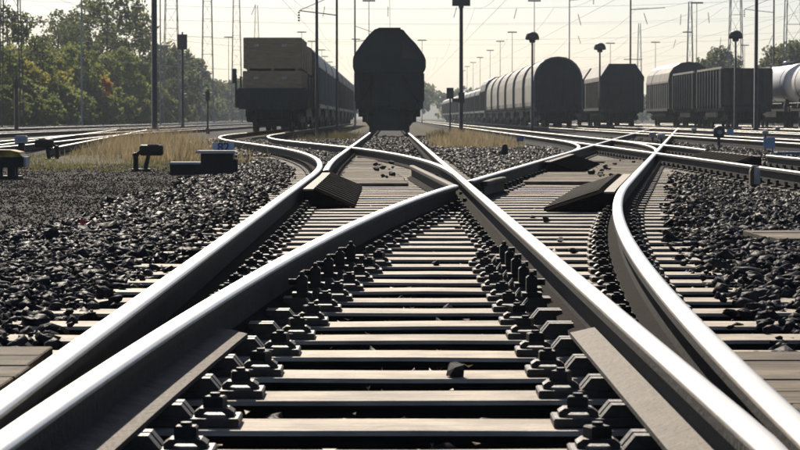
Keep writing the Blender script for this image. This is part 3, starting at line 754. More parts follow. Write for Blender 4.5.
plate_sign('number_sign', 'pale blue plate on legs before the rails at the right edge', (8.05, 51.5, -.2), .25, .22, .14)
plate_sign('number_sign', 'small blue plate at the rails in front of the brown open wagon', (12.75, 91, -.2), .26, .22, .14)
plate_sign('number_sign', 'small dark blue box sign at the rails below the tarpaulin wagons', (3.75, 70, -.2), .24, .16, .10, None, 'blue_box')
t = thing('cable_trough', 'bluish cable trough lying beside the rail at the right edge', 'cable trough', (8.4, 48, -.2))
MB().box(-.75, 1.4, -.2, .2, -.02, .08).build('trough', 'concrete', t)
MB().box(-.77, 1.42, -.22, .22, .081, .11, ch=.006).build('lid', 'blue_box', t)
for i, (x, Y, lab) in enumerate(((13.0, 84, 'white point weight before the brown open wagon'), (8.0, 74, 'white point weight in front of the first tarpaulin wagon'), (17.9, 112, 'white point weight right of the tall dark pole'), (12.9, 103, 'white point weight under the hooded hopper wagon'), (7.6, 68, 'white point weight beside the dwarf signal'))):
    t = thing('point_weight', lab, 'point lever', (x, Y, -.2))
    MB().lathe([(.06, -.11), (.085, -.08), (.085, .08), (.06, .10)], 12, (0, 0, .26), axis='x').build('counterweight', 'white_paint', t)
    MB().box(-.03, .03, -.03, .03, 0, .20).build('post', 'iron', t); MB().box(-.2, .2, -.12, .12, -.02, .012).build('base_plate', 'iron', t)

# ------------------------------------------------------------------ wagons
def wheelset(t, y, r=.46):
    mb = MB()
    for x in (-.75, .75): mb.lathe([(r*.3, -.07), (r*.94, -.065), (r, -.06), (r, .05), (r + .03, .055), (r + .03, .075), (r*.3, .08)] if x < 0 else [(r*.3, -.08), (r+.03, -.075), (r+.03, -.055), (r, -.05), (r, .06), (r*.94, .065), (r*.3, .07)], 20, (x, y, r), axis='x')
    mb.tube((-.9, y, r), (.9, y, r), .07, n=8)
    return mb.build('wheelset', 'iron', t, (0, 0, .003))
def chassis(t, L, bogie=True, bay=2.1, m='dark_wagon'):
    mb = MB(); mb.box(-1.3, -1.16, .55, L - .55, .98, 1.2); mb.box(1.16, 1.3, .55, L - .55, .98, 1.2); mb.box(-1.159, 1.159, .9, L - .9, 1.02, 1.16)
    mb.build('underframe', m, t)
    for y, s_ in ((.42, -1), (L - .42, 1)):
        MB().box(-1.36, 1.36, y - .129, y + .129, .93, 1.24).build('headstock', m, t)
        for x in (-.875, .875):
            mb = MB(); y2 = y + s_ * .13
            mb.tube((x, y2, 1.06), (x, y + s_ * .33, 1.06), .12, .10, 12); mb.tube((x, y + s_ * .33, 1.06), (x, y + s_ * .40, 1.06), .24, .22, 16)
            mb.build('buffer', 'iron', t)
        mb = MB(); mb.box(-.05, .05, y + s_*.13 - .0 if s_ > 0 else y - .35, y + .35 if s_ > 0 else y - .13, .98, 1.10)
        mb.tube((0, y + s_ * .34, 1.02), (0, y + s_ * .30, .62), .03, n=6); mb.build('coupling', 'iron', t)
        for x in (-.45, .45): MB().tube((x, y + s_*.13, 1.0), (x * .9, y + s_*.25, .55), .025, n=6).build('brake_hose', 'iron', t)
    MB().box(-1.0, 1.0, bay + 1.5, L - bay - 1.5, .38, .975).build('brake_gear', 'iron', t)
    for s_ in (-1, 1): MB().box(s_*1.24 - .05, s_*1.24 + .05, bay + 1.7, L - bay - 1.7, .62, .979).build('truss', 'iron', t)
    if bogie:
        for yc in (bay, L - bay): MB().box(-.62, .62, yc - .12 - .45, yc + .12 - .45, .22, .54).build('brake_beam', 'iron', t)
        for yc in (bay, L - bay):
            mb = MB()
            for x in (-1.02, 1.02): mb.box(x - .06, x + .06, yc - 1.25, yc + 1.25, .45, .72); mb.box(x - .08, x + .08, yc - .3, yc + .3, .40, .97)
            mb.box(-1.0, 1.0, yc - .22, yc + .22, .55, .975); mb.build('bogie', 'iron', t)
            wheelset(t, yc - .9); wheelset(t, yc + .9)
    else:
        for yc in (bay, L - bay):
            wheelset(t, yc, .5)
            mb = MB()
            for x in (-1.06, 1.06): mb.prism([(x - .05, .35), (x + .05, .35), (x + .05, .99), (x - .05, .99)], yc - .45, yc + .45)
            mb.build('axle_guard', 'iron', t)
def ribs_on(t, xs_, zs, ysr, m, name='rib', d=.06, w_=.10):
    for x in xs_:
        s_ = 1 if x > 0 else -1
        for y in ysr: MB().box(min(x, x + s_*d), max(x, x + s_*d), y - w_/2, y + w_/2, zs[0], zs[1]).build(name, m, t)
def ladder(t, x, y, z0, z1, m='iron', w_=.36):
    mb = MB()
    for s_ in (-1, 1): mb.tube((x + s_*w_/2, y, z0), (x + s_*w_/2, y, z1), .022, n=6)
    z = z0 + .15
    while z < z1: mb.tube((x - w_/2, y, z), (x + w_/2, y, z), .016, n=6); z += .32
    mb.build('ladder', m, t)
def hopper_main(label, loc):
    L = 14.5; t = thing('hopper_wagon', label, 'wagon', loc); chassis(t, L, True)
    # outline of the end as seen in the photo: hood with shoulders above a straight body
    hood = [(-1.36, 2.37), (1.36, 2.37), (1.44, 2.50), (1.475, 2.62), (1.475, 2.90), (1.40, 3.10), (1.24, 3.34), (1.06, 3.58), (.84, 3.80), (.66, 4.00), (.58, 4.11), (.42, 4.17),
            (-.42, 4.19), (-.58, 4.15), (-.72, 4.03), (-.90, 3.84), (-1.12, 3.56), (-1.32, 3.27), (-1.45, 3.05), (-1.475, 2.90), (-1.475, 2.62), (-1.44, 2.50)]
    mb = MB(); mb.prism(hood, .75, L - .75); mb.build('hood', 'dark_wagon', t)
    mb = MB(); mb.prism([(-1.34, 1.25), (1.34, 1.25), (1.36, 2.369), (-1.36, 2.369)], .8, L - .8); mb.build('body', 'dark_wagon', t)
    mb = MB(); mb.prism([(-1.0, .5), (1.0, .5), (1.33, 1.245), (-1.33, 1.245)], 3.9, L - 3.9); mb.build('hopper', 'dark_wagon', t)
    for x in (-1.25, -.62, 0, .62, 1.25): MB().box(x - .05, x + .05, .68, .799, 1.245, 2.39).build('end_post', 'dark_wagon', t)
    MB().box(-1.3, 1.3, .62, .745, 2.42, 2.52).build('end_beam', 'dark_wagon', t)
    MB().prism([(.55, 3.0), (1.15, 2.95), (1.0, 3.3), (.55, 3.6)], .735, .749).build('end_panel', 'brown_wagon', t)
    for x in (-1, 1): MB().tube((x*1.15, .5, 1.24), (x*.55, .66, 2.3), .04, n=6).build('brace', 'iron', t)
    ladder(t, -.9, .66, 1.3, 2.4); MB().box(-.45, .45, .4, L - .4, 4.165, 4.2).build('roof_walk', 'dark_wagon', t)
    for y in np.arange(1.6, L - 1, 1.6): MB().box(1.361, 1.42, y - .05, y + .05, 1.25, 2.39).build('rib', 'dark_wagon', t); MB().box(-1.42, -1.361, y - .05, y + .05, 1.25, 2.39).build('rib', 'dark_wagon', t)
    # hopper legs in front, tapering to the rails
    for s_ in (-1, 1): MB().tube((s_ * 1.22, .8, 1.0), (s_ * .90, .95, .40), .05, n=6).build('end_strut', 'iron', t)
    MB().prism([(-.68, .06), (.68, .06), (1.0, .45), (1.22, .92), (-1.22, .92), (-1.0, .45)], .86, .98).build('discharge_chute', 'dark_wagon', t)
    return t
def arch(hw, z0, zs, zt, n=12, flat=.35):
    """body outline: straight sides up to zs, rounded top reaching zt"""
    p = [(-hw, z0), (hw, z0), (hw, zs)]
    for i in range(1, n): q = math.pi * i / n; p.append((hw * (abs(math.cos(q)) ** .92) * (1 if math.cos(q) >= 0 else -1), zs + (zt - zs) * math.sin(q) ** .9))
    p.append((-hw, zs)); return p
def tarp_wagon(label, loc, L=12.0, group=None, cover='tarpaulin', zt=4.25):
    t = thing('tarpaulin_wagon', label, 'wagon', loc, group=group); chassis(t, L, True, 1.9)
    pr_ = arch(1.47, 1.3, 2.6, zt)
    for y in (.75, L - .859): MB().prism(arch(1.39, 1.27, 2.57, zt - .07), y, y + .108).build('end_wall', 'dark_wagon', t)
    MB().box(-1.35, 1.35, .87, L - .87, 1.205, 1.29).build('floor', 'dark_wagon', t)
    inner = arch(1.38, 1.30, 2.92, zt - .05)
    # cover: a thick shell pulled tight over hoops, sagging a little between them
    mb = MB(); nh = 8; n = len(pr_); rings = []
    for i in range(nh * 2 + 1):
        y = .95 + (L - 1.9) * i / (nh * 2); k = 1.0 if i % 2 == 0 else .988
        rings.append([(p[0] * k, y, (p[1] - 1.3) * k + 1.3) for p in pr_])
    b = 0
    for r_ in rings: mb.v += r_
    for i in range(nh * 2):
        for q in range(1, n): 
            a_, b_ = i * n + q, i * n + (q + 1) % n; mb.f.append((a_, b_, b_ + n, a_ + n)); mb.m.append(0); mb.smooth.append(False)
    mb.build('cover', cover, t)
    for y in (.86, L - .95): MB().prism(arch(1.51, 1.28, 2.61, zt + .03), y, y + .09).build('end_frame', 'grey_wagon', t)
    for s_ in (-1, 1):
        MB().box(s_*1.40 - .05, s_*1.40 + .05, .8, L - .8, 1.18, 1.299).build('side_sill', 'dark_wagon', t)
        for y in np.arange(1.5, L - 1, 1.5): MB().box(s_*1.45-.03, s_*1.45+.03, y - .05, y + .05, 1.1, 1.55).build('latch', 'iron', t)
    for x in (-1.0, -.35, .35, 1.0): MB().box(x - .06, x + .06, .62, .749, 1.25, 3.2 if abs(x) > .5 else 3.9).build('end_post', 'dark_wagon', t)
    return t
def box_wagon(label, loc, L=14.0, group=None, side='grey_wagon', roof='pale_roof', hw=1.42, zs=3.0, zt=4.2, ribs=True, n=8, hexroof=False):
    t = thing('covered_wagon', label, 'wagon', loc, group=group); chassis(t, L, True, 2.1)
    MB().prism([(-hw, 1.22), (hw, 1.22), (hw, zs), (-hw, zs)], .7, L - .7).build('body', side, t)
    if hexroof: rp = [(-hw - .04, zs), (hw + .04, zs), (hw + .04, zs + .28), (hw * .62, zt), (-hw * .62, zt), (-hw - .04, zs + .28)]
    else: rp = arch(hw + .04, zs - .0, zs + .12, zt, n)
    MB().prism([(p[0], p[1] + .002) for p in rp], .78, L - .6).build('roof', roof, t)
    MB().prism([(p[0] * .985, p[1] - .01 if p[1] > zs + .05 else p[1] + .003) for p in rp], .69, .779).build('end_wall', 'dark_wagon', t)
    MB().box(-hw - .002, hw + .002, .672, .698, 1.22, zs).build('end_panel', 'dark_wagon', t)
    for x in (-.9, 0, .9): MB().box(x - .05, x + .05, .58, .671, 1.24, zs + .2).build('end_post', 'dark_wagon', t)
    if ribs:
        for y in np.arange(1.4, L - 1, 1.35):
            for s_ in (-1, 1): MB().box(s_*(hw+.03)-.029, s_*(hw+.03)+.029, y - .05, y + .05, 1.25, zs - .02).build('rib', side, t)
    for s_ in (-1, 1): MB().box(s_*(hw+.05)-.045, s_*(hw+.05)+.045, .8, L - .8, 1.05, 1.2).build('sill', 'grey_wagon', t)
    return t
def gondola(label, loc, L=12.5, group=None, m='dark_wagon'):
    t = thing('open_wagon', label, 'wagon', loc, group=group); chassis(t, L, True, 1.9)
    z0, z1 = 1.24, 3.42
    MB().box(-1.4, 1.4, .7, L - .7, z0, z0 + .1).build('floor', m, t)
    for s_ in (-1, 1):
        MB().box(s_*1.4 - .03, s_*1.4 + .03, .76, L - .76, z0 + .1, z1).build('side_wall', 'rusty_side', t)
        MB().box(s_*1.41 - .06, s_*1.41 + .06, .66, L - .66, z1, z1 + .12).build('top_rail', 'pale_roof', t)
        for y in np.linspace(1.1, L - 1.1, 9): MB().box(s_*1.475-.044, s_*1.475+.044, y - .07, y + .07, z0 - .1, z1 - .01).build('rib', m, t)
        for y in (.8, L - .8): MB().box(s_*1.46-.05, s_*1.46+.05, y - .12, y + .12, z0 - .1, z1 - .005).build('corner_post', m, t)
    for y in (.69, L - .69):
        MB().box(-1.36, 1.36, y - .03, y + .03, z0 + .1, z1 + .03).build('end_wall', 'brown_wagon', t)
        for x in (-.9, -.3, .3, .9): MB().box(x - .05, x + .05, (y - .11 if y < 1 else y + .031), (y - .031 if y < 1 else y + .11), z0, z1).build('end_post', m, t)
    return t
def tank_wagon(label, loc, L=14.0, group=None):
    t = thing('tank_wagon', label, 'wagon', loc, group=group); chassis(t, L, True, 2.1)
    r = 1.30; zc = 2.66; prof = []
    for q in (0.05, .3, .55, .75, .9, 1.0): prof.append((r * math.sin(q * math.pi / 2), .75 + .55 * (1 - math.cos(q * math.pi / 2) - 0) - .0 if False else .75 + .5 * (1 - math.sin(math.acos(min(1, math.sin(q * math.pi / 2)))) * 1.0)))
    prof = [(r * math.sin(q), 1.2 - .5 * math.cos(q)) for q in np.linspace(.06, math.pi / 2, 7)]
    prof += [(rr, L - y) for rr, y in prof[::-1]]
    MB().lathe(prof, 36, (0, 0, zc), axis='y').build('tank', 'tank_white', t)
    for y in (2.4, L / 2, L - 2.4): MB().lathe([(r + .004, -.06), (r + .02, -.055), (r + .02, .055), (r + .004, .06)], 36, (0, y, zc), axis='y').build('band', 'grey_wagon', t)
    for y in (2.1, L - 2.1): MB().prism([(-1.1, 1.2), (1.1, 1.2), (.95, 1.75), (.5, 1.5), (-.5, 1.5), (-.95, 1.75)], y - .15, y + .15).build('saddle', 'iron', t)
    MB().lathe([(.34, 1.28), (.34, 1.48), (.30, 1.52)], 16, (0, L / 2, zc)).build('dome', 'tank_white', t)
    MB().box(-.5, .5, 3, L - 3, zc + r + .03, zc + r + .06).build('walkway', 'iron', t)
    ladder(t, -1.38, L / 2, 1.0, zc + r, w_=.4)
    for s_ in (-1, 1): MB().tube((s_*1.38, 1.0, 1.45), (s_*1.38, L - 1.0, 1.45), .025, n=6).build('handrail', 'white_paint', t)
    return t
def flat_wagon(label, loc, L=14.5):
    t = thing('flat_wagon', label, 'wagon', loc); chassis(t, L, True, 2.1)
    MB().box(-1.38, 1.38, .55, L - .55, 1.205, 1.31).build('deck', 'dark_wagon', t)
    MB().box(-1.40, 1.40, .45, .549, .98, 1.80).build('end_board', 'dark_wagon', t)
    MB().box(-1.40, 1.40, L - .549, L - .45, .98, 1.80).build('end_board', 'dark_wagon', t)
    for s_ in (-1, 1):
        MB().box(s_*1.42-.035, s_*1.42+.035, .6, L - .6, 1.0, 1.75).build('side_board', 'dark_wagon', t)
        for y in (.8, 4, 7.2, 10.4, L - .8): MB().box(s_*1.5-.04, s_*1.5+.04, y - .05, y + .05, 1.0, 2.35).build('stake', 'mast', t)
    MB().box(-1.62, -1.461, .5, .62, 2.0, 2.6).build('lamp_bracket', 'mast', t)
    for x in (-.95, -.35, .35, .95): MB().box(x-.05, x+.05, .38, .449, 1.0, 1.78).build('end_post', 'dark_wagon', t)
    return t
def crate(label, x0, x1, y0, y1, z0, z1, group):
    t = thing('wooden_crate', label, 'crate', ((x0+x1)/2, (y0+y1)/2, z0), group=group)
    hx, hy, h = (x1-x0)/2, (y1-y0)/2, z1 - z0
    MB().box(-hx+.03, hx-.03, -hy+.03, hy-.03, .09, h-.005).build('box', 'crate_wood', t)
    n = max(4, int(h / .21))
    for i in range(n):
        za, zb = .10 + (h-.11)*i/n, .10 + (h-.11)*(i+1)/n - .012
        MB().box(-hx, hx, -hy, -hy+.029, za, zb).build('plank', 'crate_wood', t)
        MB().box(hx-.029, hx, -hy+.031, hy-.031, za, zb).build('plank', 'crate_wood', t)
    for x in (-hx+.08, 0, hx-.08): MB().box(x-.06, x+.06, -hy-.022, -hy-.001, .09, h-.01).build('batten', 'crate_wood', t)
    for y in np.linspace(-hy+.1, hy-.1, 4): MB().box(hx+.001, hx+.022, y-.06, y+.06, .09, h-.01).build('batten', 'crate_wood', t)
    for x in (-hx+.2, 0, hx-.2): MB().box(x-.06, x+.06, -hy+.03, hy-.03, 0, .088).build('skid', 'crate_wood', t)
    for x in (-hx*.55, hx*.4): MB().box(x-.10, x+.10, -hy-.006, -hy-.0005, h*.72, h*.80).build('stencil', 'crate_mark', t)
hopper_main('dark hooded hopper wagon on the central track', (-.065, 97, 0))
# left train
flat_wagon('dark flat wagon carrying two tiers of wooden crates', (-4.9, 99.3, 0))
zc0 = 1.312
crate('wooden crate, lower tier at the near end of the flat wagon', -6.13, -3.67, 100.2, 106.2, zc0 + .02, 2.52, 'crates on the flat wagon')
crate('wooden crate, upper tier at the near end of the flat wagon', -6.10, -3.70, 100.2, 106.2, 2.522, 3.90, 'crates on the flat wagon')
crate('wooden crate, lower tier at the far end of the flat wagon', -6.13, -3.67, 106.6, 112.8, zc0 + .02, 2.45, 'crates on the flat wagon')
crate('wooden crate, upper tier at the far end of the flat wagon', -6.10, -3.70, 106.6, 112.8, 2.452, 3.72, 'crates on the flat wagon')
b0 = box_wagon('grey covered wagon right behind the crate wagon', (-4.9, 114.9, 0), 14, 'left train covered wagons', roof='grey_wagon')
for i, Y in enumerate((129.6, 144.3)):
    dup(b0, (-4.9, Y, 0), 0, ('grey covered wagon, second behind the crate wagon', 'grey covered wagon, third behind the crate wagon')[i], 'left train covered wagons')
b1 = box_wagon('dark round-roofed wagon far along the left train', (-4.9, 159, 0), 14, 'far dark wagons of the left train', side='dark_wagon', roof='dark_wagon', zt=4.25)
for i in range(5): dup(b1, (-4.9, 173.7 + 14.7 * i, 0), 0)
# right train with tarpaulin covers
names = ['nearest', 'second', 'third', 'fourth', 'fifth', 'sixth']
t0 = tarp_wagon('nearest cream tarpaulin wagon with dark rounded end', (10.1, 145.5, 0), group='tarpaulin wagons')
for i in range(1, 6): dup(t0, (10.1, 145.5 + 12.5 * i, 0), 0, f'cream tarpaulin wagon, {names[i]} from the camera', 'tarpaulin wagons')
b2 = box_wagon('tall dark wagon behind the cream tarpaulin wagons', (10.1, 221, 0), 14, None, side='dark_wagon', roof='grey_wagon', zt=4.35, hw=1.46)
b3 = box_wagon('dark wagon at the far end of the tarpaulin train', (10.1, 236, 0), 14, 'far end of the tarpaulin train', side='dark_wagon', roof='grey_wagon', zt=3.7, zs=2.8)
for i in range(11): dup(b3, (10.1, 250.7 + 14.7 * i, 0), 0)
# hooded hopper on the third track
b4 = box_wagon('dark hooded hopper wagon between tarpaulin wagon and ribbed open wagon', (15.3, 159.5, 0), 14.5, None, side='dark_wagon', roof='pale_roof', zs=3.0, zt=4.15, hexroof=True)
b5 = dup(b4, (15.3, 174.7, 0), 0, 'second hooded wagon mostly hidden behind the first one')
# open wagons
g0 = gondola('nearest ribbed open wagon with brown end wall', (20.6, 139.6, 0), group='open wagons')
dup(g0, (20.6, 152.6, 0), 0, 'second ribbed open wagon, left of the nearest one', 'open wagons')
box_wagon('pale rounded-roof wagon behind the ribbed open wagons', (20.6, 166.5, 0), 16, None, side='grey_wagon', roof='pale_roof', zs=3.0, zt=4.45)
k0 = tank_wagon('white tank wagon at the right edge, nearest of two', (25.5, 133.5, 0), group='tank wagons')
dup(k0, (25.5, 148.4, 0), 0, 'white tank wagon behind the ribbed open wagon, farther of two', 'tank wagons')

# ------------------------------------------------------------------ poles, lamps, masts
GZ = -.22
def pole(name, label, cat, loc, h, r0, r1, m='mast', group=None):
    t = thing(name, label, cat, loc, group=group)
    MB().lathe([(r0*1.8, 0), (r0*1.8, .25), (r0, .3), (r1, h)], 10).build('shaft', m, t); return t
def arm(t, z, x1, m='mast', r=.03):
    mb = MB(); mb.tube((0, 0, z), (x1, 0, z + .25), r, n=6); mb.tube((0, 0, z + 1.1), (x1 * .96, 0, z + .28), r * .7, n=6); mb.build('bracket', m, t)
    mb = MB()
    for i in range(4): mb.lathe([(.03, 0), (.075, .05), (.03, .1)], 8, (x1, 0, z - .32 + i * .14))
    mb.build('insulator', 'insulator', t)
def P(px, Y): return ((px - VX) * Y / F, Y, GZ)
pole('mast', 'thick dark mast rising from the dry grass at left', 'mast', P(155, 118), 9.5, .15, .13)
t = pole('signal_post', 'dark post with square board at left of the crate wagon', 'signal', P(183, 150), 5.4, .09, .07)
MB().box(-.30, .30, -.06, -.091 + .05, 5.0, 5.95).build('board', 'mast', t); MB().lathe([(.05, 5.95), (.05, 6.1)], 8).build('cap', 'mast', t)
t = pole('signal_post', 'short slim post with small head beside the crate wagon', 'signal', P(208, 120), 1.7, .05, .045)
MB().box(-.10, .10, -.09, .09, 1.65, 2.1).build('head', 'mast', t); MB().lathe([(.06, 2.1), (.05, 2.2)], 8).build('cap', 'mast', t)
t = pole('post', 'brown post with knobbed top at the far left', 'post', P(17, 108), 2.2, .10, .09, 'post_brown')
MB().box(-.12, .12, -.1, .1, 2.15, 2.45).build('head', 'post_brown', t); MB().lathe([(.06, 2.45), (.05, 2.62)], 8).build('knob', 'post_brown', t)
pole('post', 'thin grey pole standing before the trees at left', 'pole', P(82.5, 175), 9.8, .06, .05, 'mast_hazy')
pole('post', 'thin grey pole just right of the thick dark mast', 'pole', P(161, 190), 10.5, .06, .05, 'mast_hazy')
t = pole('catenary_mast', 'dark mast in front of the crate train, left of the hopper wagon', 'mast', P(317, 99.0), 7.4, .075, .05)
t = pole('catenary_mast', 'second slim mast along the crate train', 'mast', P(337, 128), 9.5, .07, .055); arm(t, 6.2, -2.0)
t = pole('catenary_mast', 'slim mast rising behind the left shoulder of the hopper wagon', 'mast', P(355, 172), 11.5, .07, .055, 'mast_hazy'); arm(t, 6.2, 2.4)
# mast with floodlight left of the tarpaulin wagons
t = pole('lamp_mast', 'tall dark lamp mast in the grass right of the hopper wagon', 'mast', P(461, 114), 6.0, .10, .085)
MB().box(-.42, .42, -.2, .2, 6.05, 6.35).build('lamp_head', 'mast', t); MB().tube((0, 0, 5.95), (0, 0, 6.05), .12).build('collar', 'mast', t)
MB().box(-.13, .16, -.2, -.11, 1.5, 2.0).build('switch_box', 'mast', t); MB().box(-.42, -.10, -.18, -.12, 1.55, 1.7).build('bracket', 'mast', t)
t = pole('signal_post', 'small square-headed signal just left of the tall lamp mast', 'signal', P(450, 118), 1.75, .04, .035)
MB().box(-.17, .17, -.1, .1, 1.72, 2.26).build('head', 'mast', t)
def mushroom(label, px, Y, ytop):
    h = (VY - ytop) * Y / F + HC - GZ
    t = pole('yard_lamp', label, 'lamp', P(px, Y), h - .45, .075, .05, group='mushroom yard lamps')
    MB().lathe([(.06, h - .58), (.16, h - .55), (.17, h - .45), (.36, h - .43), (.375, h - .32), (.31, h - .12), (.16, h - .01), (.05, h)], 18).build('lamp_head', 'mast', t)
    MB().lathe([(.10, h - .60), (.165, h - .556), (.10, h - .552)], 12).build('lens', 'glass_lamp', t)
mushroom('mushroom yard lamp before the nearest tarpaulin wagon', 532, 130, 32)
mushroom('mushroom yard lamp between tarpaulin and hopper wagon', 599.5, 149, 43)
mushroom('mushroom yard lamp in front of the ribbed open wagon', 735, 126, 30.5)
pole('mast', 'tall dark pole in front of the open wagon at right', 'mast', P(755.5, 119), 9.5, .10, .085)
t = pole('catenary_mast', 'slim mast rising behind the hooded hopper wagon', 'mast', P(630, 183), 12.5, .08, .06)
MB().tube((-.0, 0, 8.95), (2.6, 0, 9.1), .035, n=6).build('bracket', 'mast', t); MB().tube((-.5, 0, 5.2), (.9, 0, 5.2), .03, n=6).build('bracket', 'mast', t)
t = pole('catenary_mast', 'thin mast rising above the nearest tarpaulin wagon', 'mast', P(569, 222), 13.5, .06, .05); arm(t, 11.5, 2.2, r=.025)
t = pole('catenary_mast', 'slim mast rising behind the tank wagons at right', 'mast', P(773, 180), 12.5, .07, .06); arm(t, 8.6, -2.2, r=.025)
def tlamp(label, px, py, Y, group, h=None, wd=.62):
    h = (VY - py) * Y / F + HC - GZ
    t = pole('yard_lamp', label, 'lamp', P(px, Y), h, .055, .035, 'mast_hazy', group)
    MB().box(-wd, wd, -.18, .18, h + .002, h + .15, ch=.04).build('lamp_head', 'mast_hazy', t)
for k_, (px, py, Y) in enumerate(((534, 2, 234), (512, 33, 320), (500, 42, 362), (490, 51, 408), (480, 58, 455), (473, 63, 500), (467, 67, 545), (463, 71, 590)), 1):
    tlamp(f'T-shaped yard lamp above the tarpaulin train, {ORD[k_]} tallest of its row' if k_ > 1 else 'T-shaped yard lamp reaching the top edge above the tarpaulin train', px, py, Y, 'lamp row above the tarpaulin train')
for k_, (px, py, Y) in enumerate(((302, 33, 320), (312, 42, 362), (322, 50.5, 408), (325, 57, 455), (330, 62.5, 500), (335, 67, 545)), 1):
    tlamp(f'T-shaped yard lamp above the crate train, {ORD[k_]} from the left in its row', px, py, Y, 'lamp row above the crate train')
for px, py, Y, l in ((229, 38, 330, 'T-shaped yard lamp left of the crates'), (369, 2, 236, 'T-shaped lamp high above the left shoulder of the hopper wagon'), (422, 41, 340, 'T-shaped lamp right of the hopper wagon'), (356, 40, 345, 'T-shaped lamp beside the hopper wagon hood on its left'),
                     (655, 43, 345, 'T-shaped lamp above the pale rounded-roof wagon'), (696, 4, 240, 'tallest T-shaped lamp above the open wagons'), (687, 33, 300, 'T-shaped lamp by the slim lattice tower at right'), (744, 46, 350, 'T-shaped lamp just right of the mushroom lamp on the open wagon'), (610, 44, 350, 'T-shaped lamp right above the hooded hopper wagon')):
    tlamp(l, px, py, Y, None)
def lattice(label, px, Y, h, w0, w1, m='mast_hazy', lamps=False):
    t = thing('lattice_tower', label, 'tower', P(px, Y)); n = max(6, int(h / 2.0)); r = .045
    cs = [(-1, -1), (1, -1), (1, 1), (-1, 1)]
    for sx, sy in cs: MB().tube((sx*w0, sy*w0, 0), (sx*w1, sy*w1, h), r, n=5).build('leg', m, t)
    mb = MB(); wz = lambda z: w0 + (w1 - w0) * z / h
    for i in range(n):
        za, zb = h*i/n, h*(i+1)/n; a_, b_ = wz(za), wz(zb)
        for k in range(4):
            c1, c2 = cs[k], cs[(k+1) % 4]
            mb.tube((c1[0]*a_, c1[1]*a_, za), (c2[0]*b_, c2[1]*b_, zb), .018, n=4, caps=False)
            mb.tube((c1[0]*b_, c1[1]*b_, zb), (c2[0]*b_, c2[1]*b_, zb), .018, n=4, caps=False)
    mb.build('bracing', m, t)
    if lamps: MB().box(-w1*2.2, w1*2.2, -.5, .5, h, h + .3).build('platform', m, t)
lattice('slim lattice tower behind the slim pole at left, by the signal board', 172, 250, 20, .85, .45)
lattice('pale lattice tower left of the crate train', 208, 290, 21, .75, .40)
lattice('pale lattice tower directly at the crates\' left edge', 237, 330, 18, .75, .40, lamps=True)
lattice('short faint lattice tower above the crates', 257, 420, 20.2, .8, .2)
lattice('dark lattice tower at the top left corner among the trees', 12, 165, 12, .75, .5, 'mast')
lattice('tall lattice tower behind the mushroom lamp at right', 735, 230, 19, .75, .35)
lattice('tall lattice tower at the right edge', 793, 200, 17, .85, .5)
lattice('narrow pointed lattice tower above the open wagons', 689.5, 260, 13.2, .45, .15)
lattice('faint pointed lattice tower above the hooded hopper wagon', 639, 380, 15.5, .5, .15)

# ------------------------------------------------------------------ overhead wires
def wire(pts, r, label, group, sag=0.0, seg=10):
    c = []; 
    for (a_, b_) in zip(pts[:-1], pts[1:]):
        a_, b_ = Vector(a_), Vector(b_)
        for i in range(seg): q = i / seg; p = a_.lerp(b_, q); p.z -= sag * 4 * q * (1 - q); c.append(p)
    c.append(Vector(pts[-1])); mb = MB()
    for a_, b_ in zip(c[:-1], c[1:]): mb.tube(a_, b_, r, n=4, caps=False)
    return tag(mb.build('overhead_wire', 'wire'), label, 'wire', group)
span = [90, 150, 210, 270, 330, 400]
for x, z, nm in ((-4.9, 5.9, 'crate train'), (-.065, 5.9, 'central track'), (5.2, 5.9, 'open track right of the hopper wagon'), (10.1, 5.9, 'tarpaulin train'), (15.3, 5.9, 'hooded hopper track'), (20.6, 5.9, 'open wagon track'), (25.5, 5.9, 'tank wagon track'), (-15.2, 6.0, 'brown post track'), (-21.5, 6.0, 'track before the trees')):
    wire([(x, Y, z) for Y in span], .008, f'thin contact wire above the {nm}', 'contact wires')
    wire([(x, Y, z + 1.5) for Y in span], .008, f'sagging carrier wire above the {nm}', 'carrier wires', .9)
for i, (Y, z, x0, x1) in enumerate(((150, 7.4, -30, 30), (150, 6.0, -30, 30), (210, 7.4, -34, 40), (210, 6.0, -34, 40), (270, 7.4, -36, 50), (330, 7.4, -40, 60), (270, 9.6, -36, 50))):
    wire([(x0, Y, z + 2.2), (x1, Y, z + 2.2)], .009, 'thin cross-span wire stretched high across the tracks', 'cross-span wires', .9, 24)
for (a_, b_) in (((-19, 118, 5.6), (-6, 250, 7.5)), ((-19, 118, 3.9), (-6, 250, 5.6)), ((-22, 140, 6.4), (-4, 250, 8.4))):
    wire([a_, b_], .014, 'slanting bright wire in front of the trees at left', 'slanting wires before the trees', .5, 14)
for px, py, Y in ((254, 10, 200), (324, 12, 200), (388, 12, 210), (455, 13, 200), (515, 14, 200), (579, 20, 190), (645, 19, 190), (680, 20, 200), (708, 18, 200), (579, 40, 260), (674, 44, 260), (720, 42, 260), (770, 40, 240)):
    p = at(px, py, Y); t = thing('wire_insulator', 'small dark insulator hanging in the overhead wires', 'insulator', p, group='insulators in the wires')
    mb = MB(); tl = random.uniform(-.18, .18)
    mb.tube((tl, 0, -.45), (-tl, 0, .45), .022, n=6); mb.build('rod', 'insulator', t)
    mb = MB()
    for i in range(5): q = -.3 + .15 * i; mb.lathe([(.02, q - .03), (.06, q), (.02, q + .03)], 8, (-tl * q / .45, 0, 0))
    mb.build('disc', 'insulator', t)

